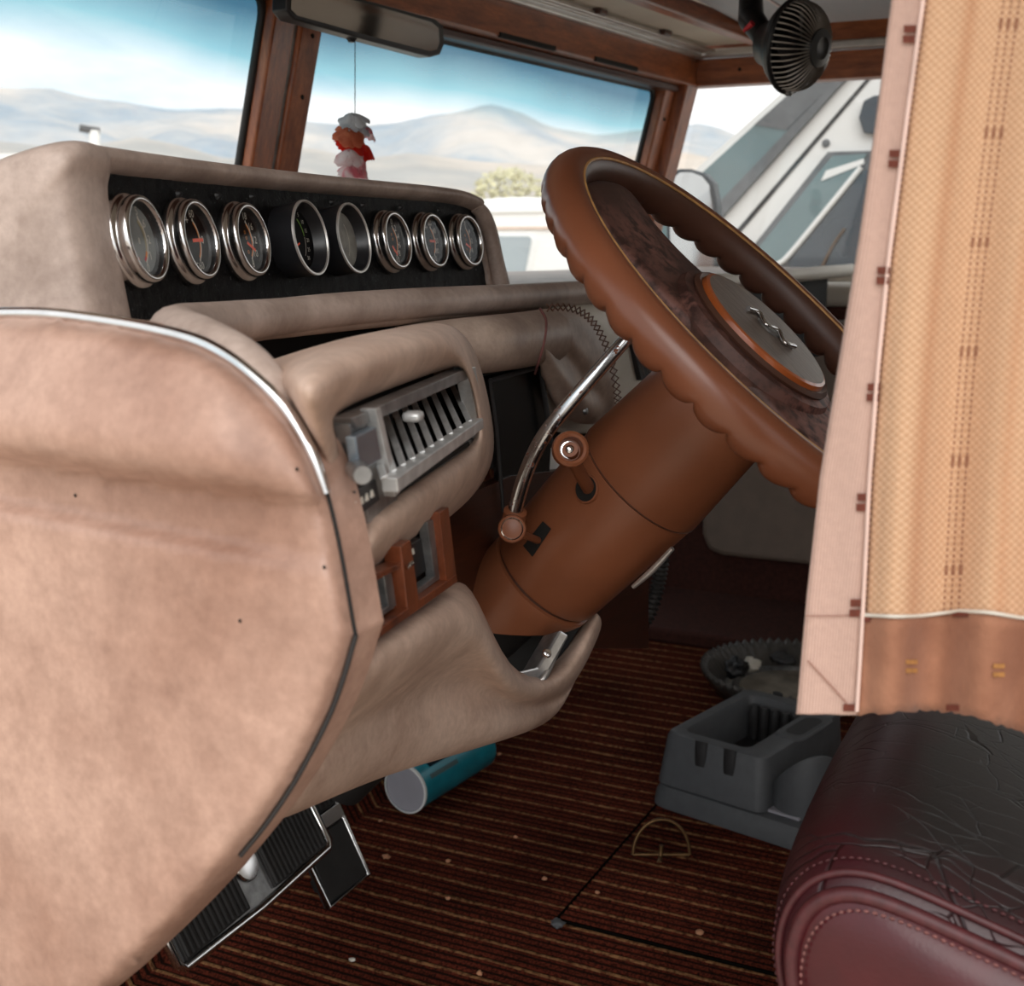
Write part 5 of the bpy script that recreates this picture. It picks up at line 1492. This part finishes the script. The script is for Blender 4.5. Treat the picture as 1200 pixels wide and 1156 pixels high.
def flower(px, py, r, n, droop, m, seed, tilt):
    g = bpy.data.objects.new('flower', None); link(g, gar); reg(g)
    c = ony(px, py, YM + .01); rn = random.Random(seed)
    axis = Vector((tilt * .5 - .35 + rn.uniform(-.3, .3), -.55 + rn.uniform(-.3, .3), .75)).normalized(); A, u, w = frame(axis, Vector((0, 1, 0)))
    for k in range(n):
        a = 2 * PI * k / n + rn.uniform(-.2, .2); d = u * math.cos(a) + w * math.sin(a); s = A.cross(d)
        L_ = r * rn.uniform(.85, 1.15); dr = droop * rn.uniform(.7, 1.3); rows = []
        for i, (t, wd) in enumerate(((.05, .12), (.3, .34), (.6, .48), (.85, .42), (1.0, .16))):
            p = c + d * (L_ * t) - A * (dr * L_ * t * t) + A * (.004 if i < 2 else 0)
            rows.append([p + s * (wd * L_ * q) - A * (.18 * L_ * q * q) + A * rn.uniform(-.06, .06) * L_ for q in (-1, -.5, 0, .5, 1)])
        patch('petal', rows, m if not isinstance(m, list) else rn.choice(m), g, sub=1, thick=.0006)
    return g
flower(414, 137, .021, 7, .35, PM['white'], 1, .2)
flower(424, 143, .019, 6, .5, PM['white'], 11, .9)
flower(431, 152, .016, 6, .3, [PM['pale'], PM['pink']], 2, 1.2)
flower(409, 155, .021, 7, .35, PM['orange'], 3, -.2)
flower(416, 164, .022, 8, .45, PM['red'], 4, .4)
flower(428, 173, .018, 7, .5, PM['red'], 14, 1.0)
flower(409, 179, .018, 7, .5, [PM['pink'], PM['pale']], 5, -.4)
flower(424, 183, .017, 7, .6, [PM['pale'], PM['pink']], 15, .6)
flower(409, 194, .017, 7, .7, [PM['pink'], PM['pale']], 6, -.4)
flower(424, 197, .016, 7, .7, [PM['pink'], PM['pale'], PM['pink']], 16, .6)

# ---- fan under the overhead cabinet
fc = V(930, 54, 2.02)
FA = Vector((-.30, -.935, -.16)).normalized()
fan = thing('fan', 'small black clip-on fan with wire guard under the overhead cabinet', 'fan', fc + Vector((0, 0, .1)))
RF = .0650
_, fu, fw = frame(FA)
tube('guard_ring', [fc + (fu * math.cos(a) + fw * math.sin(a)) * RF for a in [2 * PI * i / 40 for i in range(40)]], .0045, M['black'], fan, seg=8, n=1, closed=True)
for k in range(44):
    a = 2 * PI * k / 44; d = fu * math.cos(a) + fw * math.sin(a)
    tube('guard_wire', [fc + d * RF, fc + d * (RF * .92) + FA * .022, fc + d * (RF * .70) + FA * .036, fc + d * .026 + FA * .044], .0013, plain('guard_grey', (.30, .27, .24, 1), .3, .6) if k == 0 else bpy.data.materials['guard_grey'], fan, seg=5, n=3)
lathe('guard_hub', fc, FA, [(.028, .042), (.027, .047), (.016, .050), (.012, .047), (0, .047)], M['black'], fan, 28)
lathe('back_shell', fc, FA, [(.0655, .0), (.0645, -.008), (.054, -.020), (.036, -.034), (.030, -.052), (.0, -.054)], M['black'], fan, 36)
for k in range(4):
    a = 2 * PI * k / 4 + .3; d = fu * math.cos(a) + fw * math.sin(a); s = FA.cross(d)
    rows = [[fc + d * r + s * (wd * q) + FA * (.012 + .010 * q) for q in (-1, 0, 1)] for r, wd in ((.010, .010), (.03, .020), (.045, .024), (.055, .017))]
    patch('blade', rows, M['grey_d'], fan, sub=1, thick=.001)
lathe('guard_screw', fc - fw * RF + FA * .006 if fw.z > 0 else fc + fw * RF + FA * .006, FA, [(.006, -.004), (.006, .003), (.003, .005), (0, .005)], M['chrome_d'], fan, 14)
tube('neck', [fc - FA * .05, V(892, 38, 2.06), V(880, 22, 2.10)], [.016, .018, .020], M['black'], fan, seg=12, n=3)
fm = V(880, -8, 2.12)
tube('mount', [V(880, 22, 2.10), fm, Vector((fm.x, fm.y, 1.219))], [.020, .018, .020], M['black'], fan, seg=12, n=2)
tube('switch_tab', [V(872, 36, 2.04), V(882, 27, 2.03)], [.003, .005], M['redpl'], fan, seg=8, n=1)
